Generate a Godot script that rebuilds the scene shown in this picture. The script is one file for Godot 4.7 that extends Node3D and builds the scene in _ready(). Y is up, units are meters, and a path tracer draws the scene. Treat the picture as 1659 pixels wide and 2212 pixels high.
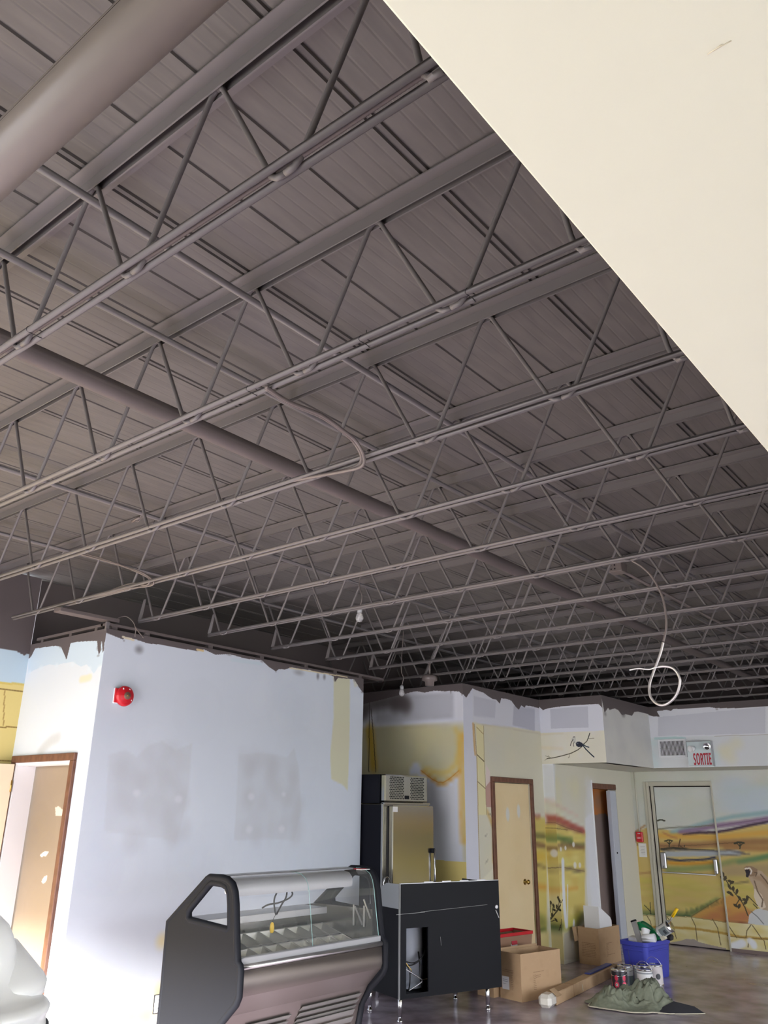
extends Node3D

const EYE := Vector3(0, 1.65, 0)
const FOCAL := 1740.018          # in pixels of the 1659 x 2212 frame
# planes of the room (metres)
const LEFT_X := -6.867           # left wall
const NOOK_Z := -3.516           # wall with the left door
const WHITE_X := -5.7            # big white wall
const WHITE_END := -6.667
const ALCOVE_Z := -7.8
const BACK_X := -5.18            # wall with the brown-framed door
const RETURN_Z := -9.58
const SIDE_X := -5.03            # wall with the dark opening
const EXIT_Z := -11.97
const SOFFIT_Z := -11.05
const SOFFIT_X := -4.31
const SOFFIT_Y := 2.23
const TOP := 3.03
const DECK := 3.605
const FRONT_Z := 1.6
const CHORD := 3.1               # height of the joists' bottom chords

var cam: Camera3D
var rng := RandomNumberGenerator.new()
var taken := {}
var M := {}
var brushes := {}
var cache := {}

# ---------------------------------------------------------------- measuring
func ray(u: float, v: float) -> Vector3:
	return cam.transform.basis * Vector3((u - 829.5) / FOCAL, -(v - 1106.0) / FOCAL, -1)

func on_x(u, v, x) -> Vector3:
	var d := ray(u, v)
	return EYE + d * (x / d.x)

func on_z(u, v, z) -> Vector3:
	var d := ray(u, v)
	return EYE + d * (z / d.z)

func on_y(u, v, y) -> Vector3:
	var d := ray(u, v)
	return EYE + d * ((y - EYE.y) / d.y)

# ---------------------------------------------------------------- naming
func numbered(called: String) -> String:
	var n: int = taken.get(called, 0)
	taken[called] = n + 1
	return called if n == 0 else "%s_%03d" % [called, n]

func tag(o, label: String, category: String, group := "", kind := ""):
	o.set_meta("label", label)
	o.set_meta("category", category)
	if group: o.set_meta("group", group)
	if kind: o.set_meta("kind", kind)
	return o

func thing(called: String, label: String, category: String, at := Vector3.ZERO, turn := 0.0, group := "", kind := "") -> Node3D:
	var o := Node3D.new()
	o.name = numbered(called)
	add_child(o)
	o.position = at
	o.rotation.y = turn
	tag(o, label, category, group, kind)
	return o

func part(called: String, st, m: Material, parent: Node, at := Vector3.ZERO) -> MeshInstance3D:
	var o := MeshInstance3D.new()
	if st is SurfaceTool:
		st.generate_normals()
		o.mesh = st.commit()
	else:
		o.mesh = st
	o.material_override = m
	o.name = numbered(called) if parent == self else called
	parent.add_child(o, true)
	o.position = at
	return o

func single(called: String, st, m: Material, label: String, category: String, group := "", kind := "") -> MeshInstance3D:
	var o := part(called, st, m, self)
	tag(o, label, category, group, kind)
	return o

func bake(st: SurfaceTool) -> ArrayMesh:
	st.generate_normals()
	return st.commit()

# ---------------------------------------------------------------- shapes
func begin(smooth := false) -> SurfaceTool:
	var st := SurfaceTool.new()
	st.begin(Mesh.PRIMITIVE_TRIANGLES)
	st.set_smooth_group(0 if smooth else -1)
	return st

func tri(st: SurfaceTool, a: Vector3, b: Vector3, c: Vector3):
	st.add_vertex(a); st.add_vertex(c); st.add_vertex(b)

func quad(st: SurfaceTool, a, b, c, d):
	tri(st, a, b, c); tri(st, a, c, d)

func facing(st: SurfaceTool, pts: Array, inside: Vector3):
	for k in range(1, pts.size() - 1):
		var a: Vector3 = pts[0]; var b: Vector3 = pts[k]; var c: Vector3 = pts[k + 1]
		if (b - a).cross(c - a).dot((a + b + c) / 3.0 - inside) < 0: tri(st, a, c, b)
		else: tri(st, a, b, c)

func box(st: SurfaceTool, center: Vector3, size: Vector3, bevel := 0.0, basis := Basis()):
	st.set_smooth_group(-1)
	var h := size / 2.0
	var b := minf(bevel, minf(h.x, minf(h.y, h.z)) * 0.9)
	for i in 3:
		var j := (i + 1) % 3
		var k := (i + 2) % 3
		for s in [-1.0, 1.0]:
			var f := []
			for q in [[-1, -1], [1, -1], [1, 1], [-1, 1]]:
				var p := Vector3.ZERO
				p[i] = s * h[i]; p[j] = q[0] * (h[j] - b); p[k] = q[1] * (h[k] - b)
				f.append(center + basis * p)
			facing(st, f, center)
			if b > 0:
				for s2 in [-1.0, 1.0]:
					var e := []
					for q in [[0, -1], [0, 1], [1, 1], [1, -1]]:
						var p := Vector3.ZERO
						p[i] = s * (h[i] if q[0] == 0 else h[i] - b)
						p[j] = s2 * (h[j] - b if q[0] == 0 else h[j])
						p[k] = q[1] * (h[k] - b)
						e.append(center + basis * p)
					facing(st, e, center)
	if b > 0:
		for sx in [-1.0, 1.0]:
			for sy in [-1.0, 1.0]:
				for sz in [-1.0, 1.0]:
					var s := Vector3(sx, sy, sz)
					facing(st, [center + basis * (s * (h - Vector3(0, b, b))), center + basis * (s * (h - Vector3(b, 0, b))), center + basis * (s * (h - Vector3(b, b, 0)))], center)

func boxed(center: Vector3, size: Vector3, bevel := 0.0, basis := Basis()) -> SurfaceTool:
	var st := begin()
	box(st, center, size, bevel, basis)
	return st

func tube(st: SurfaceTool, pts: Array, r: float, sides := 8, closed := false, ripple := 0.0):
	st.set_smooth_group(0)
	var n := pts.size()
	var rings := []
	var side := Vector3.ZERO
	for k in n:
		var a: Vector3 = pts[(k - 1 + n) % n] if closed else pts[maxi(k - 1, 0)]
		var b: Vector3 = pts[(k + 1) % n] if closed else pts[mini(k + 1, n - 1)]
		var t := (b - a).normalized()
		if side == Vector3.ZERO:
			side = t.cross(Vector3.UP if absf(t.y) < 0.9 else Vector3.RIGHT).normalized()
		side = (side - t * side.dot(t)).normalized()
		var up := t.cross(side)
		var rr := r * (1.0 + (ripple if k % 2 else -ripple))
		var ring := []
		for i in sides:
			var w := TAU * i / sides
			ring.append(pts[k] + (side * cos(w) + up * sin(w)) * rr)
		rings.append(ring)
	for k in (n if closed else n - 1):
		var p: Array = rings[k]
		var q: Array = rings[(k + 1) % n]
		for i in sides:
			var j := (i + 1) % sides
			quad(st, p[i], p[j], q[j], q[i])
	if not closed:
		for i in range(1, sides - 1):
			tri(st, rings[0][0], rings[0][i + 1], rings[0][i])
			tri(st, rings[n - 1][0], rings[n - 1][i], rings[n - 1][i + 1])

func tubed(pts: Array, r: float, sides := 8, ripple := 0.0) -> SurfaceTool:
	var st := begin(true)
	tube(st, pts, r, sides, false, ripple)
	return st

func spline(pts: Array, step: float) -> Array:
	var c := Curve3D.new()
	c.bake_interval = step
	for k in pts.size():
		var t: Vector3 = (pts[mini(k + 1, pts.size() - 1)] - pts[maxi(k - 1, 0)]) / 6.0
		c.add_point(pts[k], -t, t)
	return Array(c.get_baked_points())

func lathe(st: SurfaceTool, profile: Array, sides := 32, at := Vector3.ZERO, basis := Basis()):
	st.set_smooth_group(0)
	for k in profile.size() - 1:
		var p: Vector2 = profile[k]
		var q: Vector2 = profile[k + 1]
		for i in sides:
			var w := TAU * i / sides
			var x := TAU * (i + 1) / sides
			var a := at + basis * Vector3(cos(w) * p.x, p.y, sin(w) * p.x)
			var b := at + basis * Vector3(cos(x) * p.x, p.y, sin(x) * p.x)
			var c := at + basis * Vector3(cos(x) * q.x, q.y, sin(x) * q.x)
			var d := at + basis * Vector3(cos(w) * q.x, q.y, sin(w) * q.x)
			if p.x > 1e-5: tri(st, a, c, b)
			if q.x > 1e-5: tri(st, a, d, c)

func lathed(profile: Array, sides := 32, at := Vector3.ZERO, basis := Basis()) -> SurfaceTool:
	var st := begin(true)
	lathe(st, profile, sides, at, basis)
	return st

# sheet: a profile in (x, y) carried from z0 to z1, seen from below or above alike
func sheet(st: SurfaceTool, prof: Array, z0: float, z1: float, smooth := false, under := true):
	st.set_smooth_group(0 if smooth else -1)
	for k in prof.size() - 1:
		var p: Vector2 = prof[k]
		var q: Vector2 = prof[k + 1]
		var a := Vector3(p.x, p.y, z0)
		var b := Vector3(q.x, q.y, z0)
		var c := Vector3(q.x, q.y, z1)
		var d := Vector3(p.x, p.y, z1)
		if under: quad(st, a, d, c, b)
		else: quad(st, a, b, c, d)

# flat slab whose front carries the texture: origin is its lower left front corner
func slab(st: SurfaceTool, o: Vector3, ux: Vector3, uy: Vector3, thick: float, uv0 := Vector2(0, 1), uv1 := Vector2(1, 0), mitre0 := 0.0, mitre1 := 0.0):
	st.set_smooth_group(-1)
	var n := ux.cross(uy).normalized() * -thick
	var ns := [n + ux.normalized() * mitre0, n - ux.normalized() * mitre1, n - ux.normalized() * mitre1, n + ux.normalized() * mitre0]
	var f := [[o, Vector2(uv0.x, uv0.y)], [o + ux, Vector2(uv1.x, uv0.y)], [o + ux + uy, Vector2(uv1.x, uv1.y)], [o + uy, Vector2(uv0.x, uv1.y)]]
	for t in [[0, 2, 1], [0, 3, 2]]:
		for i in t:
			st.set_uv(f[i][1]); st.add_vertex(f[i][0])
	var mid := o + ux / 2 + uy / 2 + n / 2
	for i in 4:
		var a: Vector3 = f[i][0]
		var b: Vector3 = f[(i + 1) % 4][0]
		var e := [[a, f[i][1]], [b, f[(i + 1) % 4][1]], [b + ns[(i + 1) % 4], f[(i + 1) % 4][1]], [a + ns[i], f[i][1]]]
		for t in [[0, 1, 2], [0, 2, 3]]:
			for j in t:
				st.set_uv(e[j][1]); st.add_vertex(e[j][0])
	for t in [[0, 1, 2], [0, 2, 3]]:
		for i in t:
			st.set_uv(f[i][1]); st.add_vertex(f[i][0] + ns[i])

# ---------------------------------------------------------------- painting
func c8(r, g, b, a := 1.0) -> Color:
	return Color(r / 255.0, g / 255.0, b / 255.0, a)

# a painted wall face: axis "x" (a = -z) or "z" (a = x)
func canvas(axis: String, plane: float, a0: float, a1: float, y0: float, y1: float, ppm: float, base: Color) -> Dictionary:
	var im := Image.create(int((a1 - a0) * ppm), int((y1 - y0) * ppm), false, Image.FORMAT_RGBA8)
	im.fill(base)
	return {"im": im, "axis": axis, "plane": plane, "a0": a0, "a1": a1, "y0": y0, "y1": y1, "ppm": ppm, "ref": [0.0, 0.0, 1.0]}

func cpt(cv: Dictionary, x: float, y: float) -> Vector2:
	var u: float = cv.ref[0] + x * cv.ref[2]
	var v: float = cv.ref[1] + y * cv.ref[2]
	var p := on_x(u, v, cv.plane) if cv.axis == "x" else on_z(u, v, cv.plane)
	return Vector2(((-p.z if cv.axis == "x" else p.x) - cv.a0) * cv.ppm, (cv.y1 - p.y) * cv.ppm)

func cpts(cv: Dictionary, flat: Array) -> PackedVector2Array:
	var out := PackedVector2Array()
	for k in range(0, flat.size(), 2): out.append(cpt(cv, flat[k], flat[k + 1]))
	return out

func brush(w: int, h: int, color: Color, soft: float) -> Image:
	var key := "%d %d %s %.1f" % [w, h, color.to_html(), soft]
	if not brushes.has(key):
		var base_key := "%s %.1f" % [color.to_html(), soft]
		if not brushes.has(base_key):
			var b := Image.create(24, 24, false, Image.FORMAT_RGBA8)
			for y in 24:
				for x in 24:
					var d := Vector2(x - 11.5, y - 11.5).length() / 11.5
					var f := clampf((1.0 - d) / maxf(soft, 0.05), 0, 1)
					b.set_pixel(x, y, Color(color, color.a * f * f * (3 - 2 * f)))
			brushes[base_key] = b
		var c: Image = brushes[base_key].duplicate()
		c.resize(w, h, Image.INTERPOLATE_BILINEAR)
		if brushes.size() > 900: brushes.clear()
		brushes[key] = c
	return brushes[key]

func dab(cv, p: Vector2, rx: float, ry: float, color: Color, soft := 1.0):
	var w := maxi(int(rx * 2), 1)
	var h := maxi(int(ry * 2), 1)
	cv.im.blend_rect(brush(w, h, color, soft), Rect2i(0, 0, w, h), Vector2i((p - Vector2(w, h) / 2.0).round()))

# soft patch at a measured point; radii in metres
func blob(cv, x, y, rx, ry, color: Color, soft := 1.0):
	dab(cv, cpt(cv, x, y), rx * cv.ppm, ry * cv.ppm, color, soft)

# brush stroke through measured points; width in metres
func stroke(cv, flat: Array, width: float, color: Color, soft := 0.6, squash := 1.0):
	var p := cpts(cv, flat)
	var r: float = maxf(width * cv.ppm / 2.0, 0.75)
	for k in p.size() - 1:
		var n := maxi(int((p[k + 1] - p[k]).length() / maxf(r * 0.45, 0.6)), 1)
		for i in n: dab(cv, p[k].lerp(p[k + 1], float(i) / n), r, r * squash, color, soft)

func fill(cv, p: PackedVector2Array, color: Color):
	var lo := 1e9
	var hi := -1e9
	for q in p:
		lo = minf(lo, q.y); hi = maxf(hi, q.y)
	var row := Image.create(cv.im.get_width(), 1, false, Image.FORMAT_RGBA8)
	row.fill(color)
	for y in range(maxi(int(lo), 0), mini(int(hi) + 1, cv.im.get_height())):
		var xs := []
		for k in p.size():
			var a := p[k]
			var b := p[(k + 1) % p.size()]
			if (a.y <= y + 0.5) != (b.y <= y + 0.5): xs.append(a.x + (y + 0.5 - a.y) / (b.y - a.y) * (b.x - a.x))
		xs.sort()
		for k in range(0, xs.size() - 1, 2):
			var x0 := clampi(int(round(xs[k])), 0, row.get_width())
			var x1 := clampi(int(round(xs[k + 1])), 0, row.get_width())
			if x1 > x0: cv.im.blend_rect(row, Rect2i(0, 0, x1 - x0, 1), Vector2i(x0, y))

func poly(cv, flat: Array, color: Color):
	fill(cv, cpts(cv, flat), color)

# everything above the measured edge gets the ceiling's dark paint
func ragged(cv, flat: Array, color: Color):
	var p := cpts(cv, flat)
	var w := float(cv.im.get_width())
	var q := PackedVector2Array([Vector2(-5, -5), Vector2(-5, p[0].y)])
	q.append_array(p)
	q.append(Vector2(w + 5, p[p.size() - 1].y))
	q.append(Vector2(w + 5, -5))
	fill(cv, q, color)
	for k in p.size():
		if rng.randf() < 0.5: dab(cv, p[k] + Vector2(rng.randf_range(-4, 4), rng.randf_range(-6, 3)), rng.randf_range(3, 12), rng.randf_range(3, 9), Color(color, 0.45), 1.0)

func mottle(cv, n: int, r0: float, r1: float, colors: Array, squash := 1.0):
	var w: int = cv.im.get_width()
	var h: int = cv.im.get_height()
	for k in n:
		var r: float = rng.randf_range(r0, r1) * cv.ppm
		dab(cv, Vector2(rng.randf() * w, rng.randf() * h), snappedf(r, 4) + 2, snappedf(r * squash, 4) + 2, colors[k % colors.size()], 1.0)

# bleeds wet paint: everything laid so far runs together
func soften(cv, k: float):
	var w: int = cv.im.get_width()
	var h: int = cv.im.get_height()
	for i in (3 if k > 5.5 else 2): cv.im.shrink_x2()
	cv.im.resize(w, h, Image.INTERPOLATE_CUBIC)

func leaf_spray(cv, stem: Array, leaves: Array, size: float, color: Color):
	stroke(cv, stem, size * 0.22, color, 0.4)
	for l in leaves:
		var p := cpt(cv, l[0], l[1])
		var s: float = size * cv.ppm
		var d := Vector2.from_angle(deg_to_rad(l[2]))
		var e := d.orthogonal()
		fill(cv, PackedVector2Array([p - d * s, p - d * s * 0.3 + e * s * 0.5, p + d * s * 0.5 + e * s * 0.4, p + d * s, p + d * s * 0.4 - e * s * 0.4, p - d * s * 0.4 - e * s * 0.45]), color)

func painted(cv, rough := 0.8) -> StandardMaterial3D:
	var m := StandardMaterial3D.new()
	m.albedo_texture = ImageTexture.create_from_image(cv.im)
	m.texture_repeat = false
	m.roughness = rough
	return m

# front of the canvas, cut into pieces that leave the holes [a0, a1, y0, y1] open
func wall(cv, holes: Array, thick: float) -> SurfaceTool:
	var st := begin()
	var xs := [cv.a0, cv.a1]
	for h in holes: xs.append_array([h[0], h[1]])
	xs.sort()
	for k in xs.size() - 1:
		if xs[k + 1] - xs[k] < 1e-4: continue
		var mid: float = (xs[k] + xs[k + 1]) / 2
		var spans := [[cv.y0, cv.y1]]
		for h in holes:
			if h[0] < mid and mid < h[1]: spans = [[cv.y0, h[2]], [h[3], cv.y1]]
		for s in spans:
			if s[1] - s[0] < 1e-4: continue
			piece(st, cv, xs[k], xs[k + 1], s[0], s[1], thick, 0.0, thick if k == 0 else 0.0, thick if k == xs.size() - 2 else 0.0)
	return st

func piece(st, cv, a0, a1, y0, y1, thick, off := 0.0, m0 := 0.0, m1 := 0.0):
	var uv0 := Vector2((a0 - cv.a0) / (cv.a1 - cv.a0), (cv.y1 - y0) / (cv.y1 - cv.y0))
	var uv1 := Vector2((a1 - cv.a0) / (cv.a1 - cv.a0), (cv.y1 - y1) / (cv.y1 - cv.y0))
	if cv.axis == "x": slab(st, Vector3(cv.plane + off, y0, -a0), Vector3(0, 0, a0 - a1), Vector3(0, y1 - y0, 0), thick, uv0, uv1, m0, m1)
	else: slab(st, Vector3(a0, y0, cv.plane + off), Vector3(a1 - a0, 0, 0), Vector3(0, y1 - y0, 0), thick, uv0, uv1, m0, m1)

# ---------------------------------------------------------------- materials
func mat(called: String, color: Color, rough := 0.7, metal := 0.0) -> StandardMaterial3D:
	var m := StandardMaterial3D.new()
	m.albedo_color = color
	m.roughness = rough
	m.metallic = metal
	M[called] = m
	return m

func noise_tex(freq: float, c0: Color, c1: Color, w := 512, h := 512, octaves := 4, seed_ := 1) -> NoiseTexture2D:
	var n := FastNoiseLite.new()
	n.seed = seed_
	n.frequency = freq
	n.fractal_octaves = octaves
	var t := NoiseTexture2D.new()
	t.width = w; t.height = h
	t.seamless = true
	t.noise = n
	var g := Gradient.new()
	g.set_color(0, c0); g.set_color(1, c1)
	t.color_ramp = g
	return t

func materials():
	var m := mat("steel", c8(108, 103, 102), 0.45)
	m = mat("deck", Color.WHITE, 0.55)
	m.albedo_texture = noise_tex(0.02, c8(93, 89, 86), c8(107, 102, 98), 256, 512, 4, 5)
	m.uv1_triplanar = true; m.uv1_world_triplanar = true
	m.uv1_scale = Vector3(3, 3, 0.3)
	mat("dark", c8(96, 87, 85), 0.75)
	mat("pipe", c8(132, 122, 115), 0.32)  # same brown paint, lightened to carry the pipe's highlight
	mat("cream", c8(234, 234, 213), 0.85)
	mat("cream_mark", c8(222, 214, 190), 0.85)
	mat("white", c8(232, 233, 236), 0.7)
	mat("gloss_white", c8(238, 240, 240), 0.25)
	m = mat("wood", Color.WHITE, 0.5)
	m.albedo_texture = noise_tex(0.03, c8(92, 58, 44), c8(124, 84, 64), 128, 256, 4, 9)
	m.uv1_triplanar = true; m.uv1_scale = Vector3(6, 1.2, 6)
	mat("door_cream", c8(224, 206, 176), 0.55)
	mat("beige", c8(226, 205, 178), 0.7)
	m = mat("floor", Color.WHITE, 0.26)
	m.albedo_texture = noise_tex(0.006, c8(118, 104, 114), c8(206, 198, 212), 1024, 1024, 6, 3)
	m.roughness_texture = noise_tex(0.01, Color(0.55, 0.55, 0.55), Color(1, 1, 1), 512, 512, 5, 8)
	m.roughness = 0.26
	m.uv1_triplanar = true; m.uv1_world_triplanar = true; m.uv1_scale = Vector3(0.3, 0.3, 0.3)
	mat("black", c8(25, 27, 32), 0.6)
	mat("black_gloss", c8(17, 18, 22), 0.45)
	mat("black_side", c8(16, 17, 24), 0.35)
	for k in ["black", "black_gloss", "black_side"]: M[k].metallic_specular = 0.25
	mat("rubber", c8(28, 28, 30), 0.6)
	m = mat("stainless", c8(182, 181, 178), 0.2, 1.0)
	m.roughness_texture = noise_tex(0.05, Color(0.75, 0.75, 0.75), Color(1, 1, 1), 256, 256, 3, 4)
	m.uv1_triplanar = true; m.uv1_scale = Vector3(1, 14, 1)
	mat("chrome", c8(225, 226, 228), 0.12, 1.0)
	mat("pan", c8(214, 214, 208), 0.3, 0.75)
	mat("aluminium", c8(178, 178, 178), 0.38, 0.9)
	mat("panel", c8(122, 114, 109), 0.34, 0.7)
	mat("grille", c8(150, 150, 146), 0.4, 0.7)
	mat("grey_plastic", c8(160, 162, 164), 0.45)
	mat("void", c8(12, 12, 13), 0.9)  # near black, stands for the shade inside holes and gaps
	m = mat("glass", Color(0.93, 0.97, 0.96, 0.06), 0.02)
	m.transparency = BaseMaterial3D.TRANSPARENCY_ALPHA
	mat("glass_edge", c8(142, 184, 180), 0.1)
	mat("red", c8(196, 24, 38), 0.35)
	mat("sign_red", c8(176, 30, 52), 0.5)
	mat("brass", c8(190, 160, 90), 0.25, 1.0)
	m = mat("card", Color.WHITE, 0.8)
	m.albedo_texture = noise_tex(0.02, c8(174, 144, 110), c8(190, 160, 124), 128, 128, 3, 12)
	m.uv1_triplanar = true; m.uv1_scale = Vector3(2, 2, 2)
	mat("card_in", c8(150, 118, 86), 0.9)
	mat("blue", c8(62, 70, 172), 0.4)
	mat("blue_dark", c8(52, 58, 120), 0.5)
	mat("green", c8(24, 140, 84), 0.4)
	mat("yellow", c8(240, 196, 24), 0.4)
	m = mat("canvas", Color.WHITE, 0.85)
	m.albedo_texture = noise_tex(0.03, c8(112, 118, 100), c8(146, 150, 130), 256, 256, 4, 21)
	m.uv1_triplanar = true; m.uv1_scale = Vector3(3, 3, 3)
	mat("canvas_dark", c8(52, 52, 58), 0.8)
	mat("cord", c8(196, 190, 170), 0.7)
	mat("conduit", c8(196, 192, 190), 0.35, 0.6)
	mat("conduit_painted", c8(116, 106, 102), 0.4)
	mat("paper", c8(226, 226, 222), 0.8)
	mat("grey_door", c8(190, 196, 208), 0.5)
	mat("orange_wall", c8(190, 112, 44), 0.8)
	mat("brown_wall", c8(128, 112, 106), 0.8)
	m = mat("bag", c8(214, 210, 200), 0.2)
	m = mat("asphalt", Color.WHITE, 0.95)
	m.albedo_texture = noise_tex(0.05, c8(150, 148, 146), c8(176, 174, 170), 256, 256, 4, 31)
	m.uv1_triplanar = true; m.uv1_world_triplanar = true; m.uv1_scale = Vector3(0.2, 0.2, 0.2)
	m = mat("bulb", c8(240, 240, 240, 0.25), 0.05)
	m.transparency = BaseMaterial3D.TRANSPARENCY_ALPHA

# ---------------------------------------------------------------- ready
func _ready():
	rng.seed = 20
	cam = Camera3D.new()
	cam.name = "camera"
	add_child(cam)
	cam.position = EYE
	cam.basis = Basis(Vector3.UP, deg_to_rad(39.26068)) * Basis(Vector3.RIGHT, deg_to_rad(20.34273)) * Basis(Vector3.BACK, deg_to_rad(0.7817))
	cam.fov = rad_to_deg(2.0 * atan(1106.0 / FOCAL))
	cam.near = 0.05
	cam.current = true
	var env := Environment.new()
	env.background_mode = Environment.BG_SKY
	var sky := Sky.new()
	var air := ProceduralSkyMaterial.new()
	air.sky_top_color = Color(0.80, 0.86, 0.96)
	air.sky_horizon_color = Color(0.95, 0.96, 1.0)
	air.ground_horizon_color = Color(0.6, 0.6, 0.6)
	air.ground_bottom_color = Color(0.5, 0.5, 0.5)
	air.sky_curve = 0.3
	sky.sky_material = air
	env.sky = sky
	env.background_energy_multiplier = 5.8
	env.tonemap_mode = Environment.TONE_MAPPER_LINEAR
	env.tonemap_exposure = 1.41
	env.sdfgi_enabled = true
	env.ssao_enabled = true
	env.ssil_enabled = true
	var we := WorldEnvironment.new()
	we.name = "world_environment"
	we.environment = env
	add_child(we)
	var sun := DirectionalLight3D.new()
	sun.name = "sun"
	add_child(sun)
	sun.look_at_from_position(Vector3(1.5, 2.36, 6.0), Vector3.ZERO)
	sun.light_color = Color(1.0, 0.98, 0.96)
	sun.light_energy = 8.8
	sun.light_angular_distance = 8.0
	sun.shadow_enabled = true
	materials()
	shell()
	roof()
	painted_walls()
	cooler()
	fridge()
	counter()
	floor_things()
	wall_things()
	ceiling_things()
	sculpture()

# ---------------------------------------------------------------- shell
func shell():
	single("floor", boxed(Vector3(-1.5, -0.1, -5.3), Vector3(11.4, 0.2, 14.2), 0.0), M.floor, "stained reddish grey concrete floor with a worn sheen", "floor", "", "structure")
	single("ground", boxed(Vector3(0, -0.3, 0), Vector3(120, 0.2, 120), 0.0), M.asphalt, "unseen pale pavement outside the shop front, bouncing daylight indoors", "ground", "", "structure")  # out of view outdoors, bounces daylight up to the ceiling
	var sr := begin()  # side wall out of view, bays placed to light the far walls
	box(sr, Vector3(4.1, 0.06, -5.3), Vector3(0.2, 0.12, 14.2))
	box(sr, Vector3(4.1, 3.05, -5.3), Vector3(0.2, 1.3, 14.2))
	box(sr, Vector3(4.1, 1.35, 0.4), Vector3(0.2, 2.1, 2.8))
	box(sr, Vector3(4.1, 1.35, -11.4), Vector3(0.2, 2.1, 2.0))
	for z in [-4.0, -7.2]: box(sr, Vector3(4.1, 1.35, z), Vector3(0.2, 2.1, 0.3))
	single("wall_right_unseen", sr, M.cream, "unseen cream side wall right of the viewer, its bays placed to light the far walls", "wall", "", "structure")
	single("wall_rear", boxed(Vector3(-1.5, 1.9, -12.5), Vector3(11.4, 3.8, 0.2), 0.0), M.dark, "dark painted outer wall behind the exit wall", "wall", "", "structure")
	single("wall_outer", boxed(Vector3(-7.12, 1.9, -8.0), Vector3(0.2, 3.8, 8.8), 0.0), M.dark, "dark painted outer wall behind the big white wall", "wall", "", "structure")
	# unseen shop front behind the viewer: open bays placed to let sun and sky in
	var st := begin()
	box(st, Vector3(-1.5, 3.2, FRONT_Z + 0.1), Vector3(11.4, 1.2, 0.2))
	box(st, Vector3(-1.5, 0.06, FRONT_Z + 0.1), Vector3(11.4, 0.12, 0.2))
	for x in [-7.1, -4.6]: box(st, Vector3(x, 1.35, FRONT_Z + 0.1), Vector3(0.12, 2.6, 0.2))
	box(st, Vector3(1.5, 1.35, FRONT_Z + 0.1), Vector3(5.4, 2.6, 0.2))  # unseen solid stretch, keeps sun off the floor under the soffit
	single("wall_front_unseen", st, M.cream, "unseen shop front behind the viewer, its tall bays placed to light the left corner", "wall", "", "structure")
	# dropped soffit over the viewer
	var x0 := on_y(1120, 348, 2.55).x
	var sf := thing("bulkhead", "smooth cream underside of the dropped soffit filling the upper right corner", "soffit", Vector3(x0, 2.55, 0), 0, "", "structure")
	part("soffit_board", boxed(Vector3((4.0 - x0) / 2, 0.06, -5.2), Vector3(4.0 - x0, 0.12, 13.6), 0.004), M.cream, sf)
	var s := begin()
	for q in [[1540, 110, 1580, 88], [1528, 118, 1560, 96]]:
		tube(s, [on_y(q[0], q[1], 2.5497) - sf.position, on_y(q[2], q[3], 2.5497) - sf.position], 0.0009, 5)
	part("scuff", s, M.cream_mark, sf)

func roof():
	var root := thing("ceiling", "brown painted ribbed metal roof deck above the joists", "ceiling", Vector3(0, DECK, 0), 0, "", "structure")
	part("unseen_roof_board", boxed(Vector3(-1.5, 0.12, -5.3), Vector3(11.4, 0.1, 14.2)), M.dark, root)  # out of view above the deck, placed to keep the sky out
	var prof := []
	var pitch := 0.2869
	for k in 3:
		var x := -k * pitch
		if k == 0:
			for p in [[0.0, 0], [-0.003, 0.010], [-0.012, 0.010], [-0.015, 0], [-0.03, -0.002], [-0.033, 0.010], [-0.042, 0.010], [-0.045, 0]]: prof.append(Vector2(x + p[0], p[1]))
		else:
			for p in [[-0.014, 0], [-0.018, 0.008], [-0.025, 0.008], [-0.029, 0]]: prof.append(Vector2(x + p[0], p[1]))
		for j in 4:
			var y := x - 0.075 - j * 0.05
			for p in [[0.006, 0], [0, 0.0009], [-0.006, 0]]: prof.append(Vector2(y + p[0], p[1]))
	prof.append(Vector2(-3 * pitch, 0))
	var st := begin()
	sheet(st, prof, 1.6, -12.4, false, false)
	var mesh := bake(st)
	for k in range(-6, 7):
		part("deck_panel", mesh, M.deck, root, Vector3(-1.197 - 0.8607 * k, 0, 0))
	# open-web joists
	var zs := [-1.032, -1.734, -2.454, -3.14, -3.841, -4.545, -5.31, -6.06, -6.757, -7.48, -8.2, -8.93, -9.65, -10.38, -11.1, -11.8]
	var words := ["nearest", "second nearest", "third nearest", "fourth nearest", "fifth nearest", "sixth nearest", "seventh nearest", "eighth nearest", "ninth nearest", "tenth nearest", "seventh from the back", "sixth from the back", "fifth from the back", "fourth from the back", "third from the back", "second from the back"]
	var tips := [-6.75, -6.75, -6.75, -6.53, -5.79, -5.75, -5.74, -5.72, -5.72, -6.9, -6.9, -6.9, -6.9, -6.9, -6.9, -6.9]
	var notes := ["with armoured cable between its bottom rods, just past the round pipe", "with wire ties round its bottom rods", "where the looped conduit lands", "whose tip sticks out over the left doorway", "ending at the corner of the white wall", "ending over the white wall, where the metal conduit hangs", "ending over the white wall, in front of the junction box", "ending over the middle of the white wall", "ending over the far end of the white wall", "passing over the alcove", "passing above the fridge", "passing above the brown-framed door", "over the corner beside the brown-framed door", "over the bird painting's soffit", "over the exit sign's soffit", "against the dark rear wall"]
	for i in zs.size(): joist(zs[i], tips[i], 0.6, i, "%s brown roof joist, %s" % [words[i], notes[i]])

func angle_iron(x0: float, x1: float, y_top: float, side: float) -> SurfaceTool:
	var st := begin()
	box(st, Vector3((x0 + x1) / 2, y_top - 0.0025, side * 0.034), Vector3(x1 - x0, 0.005, 0.046))
	box(st, Vector3((x0 + x1) / 2, y_top - 0.027, side * 0.0135), Vector3(x1 - x0, 0.044, 0.005))
	return st

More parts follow.
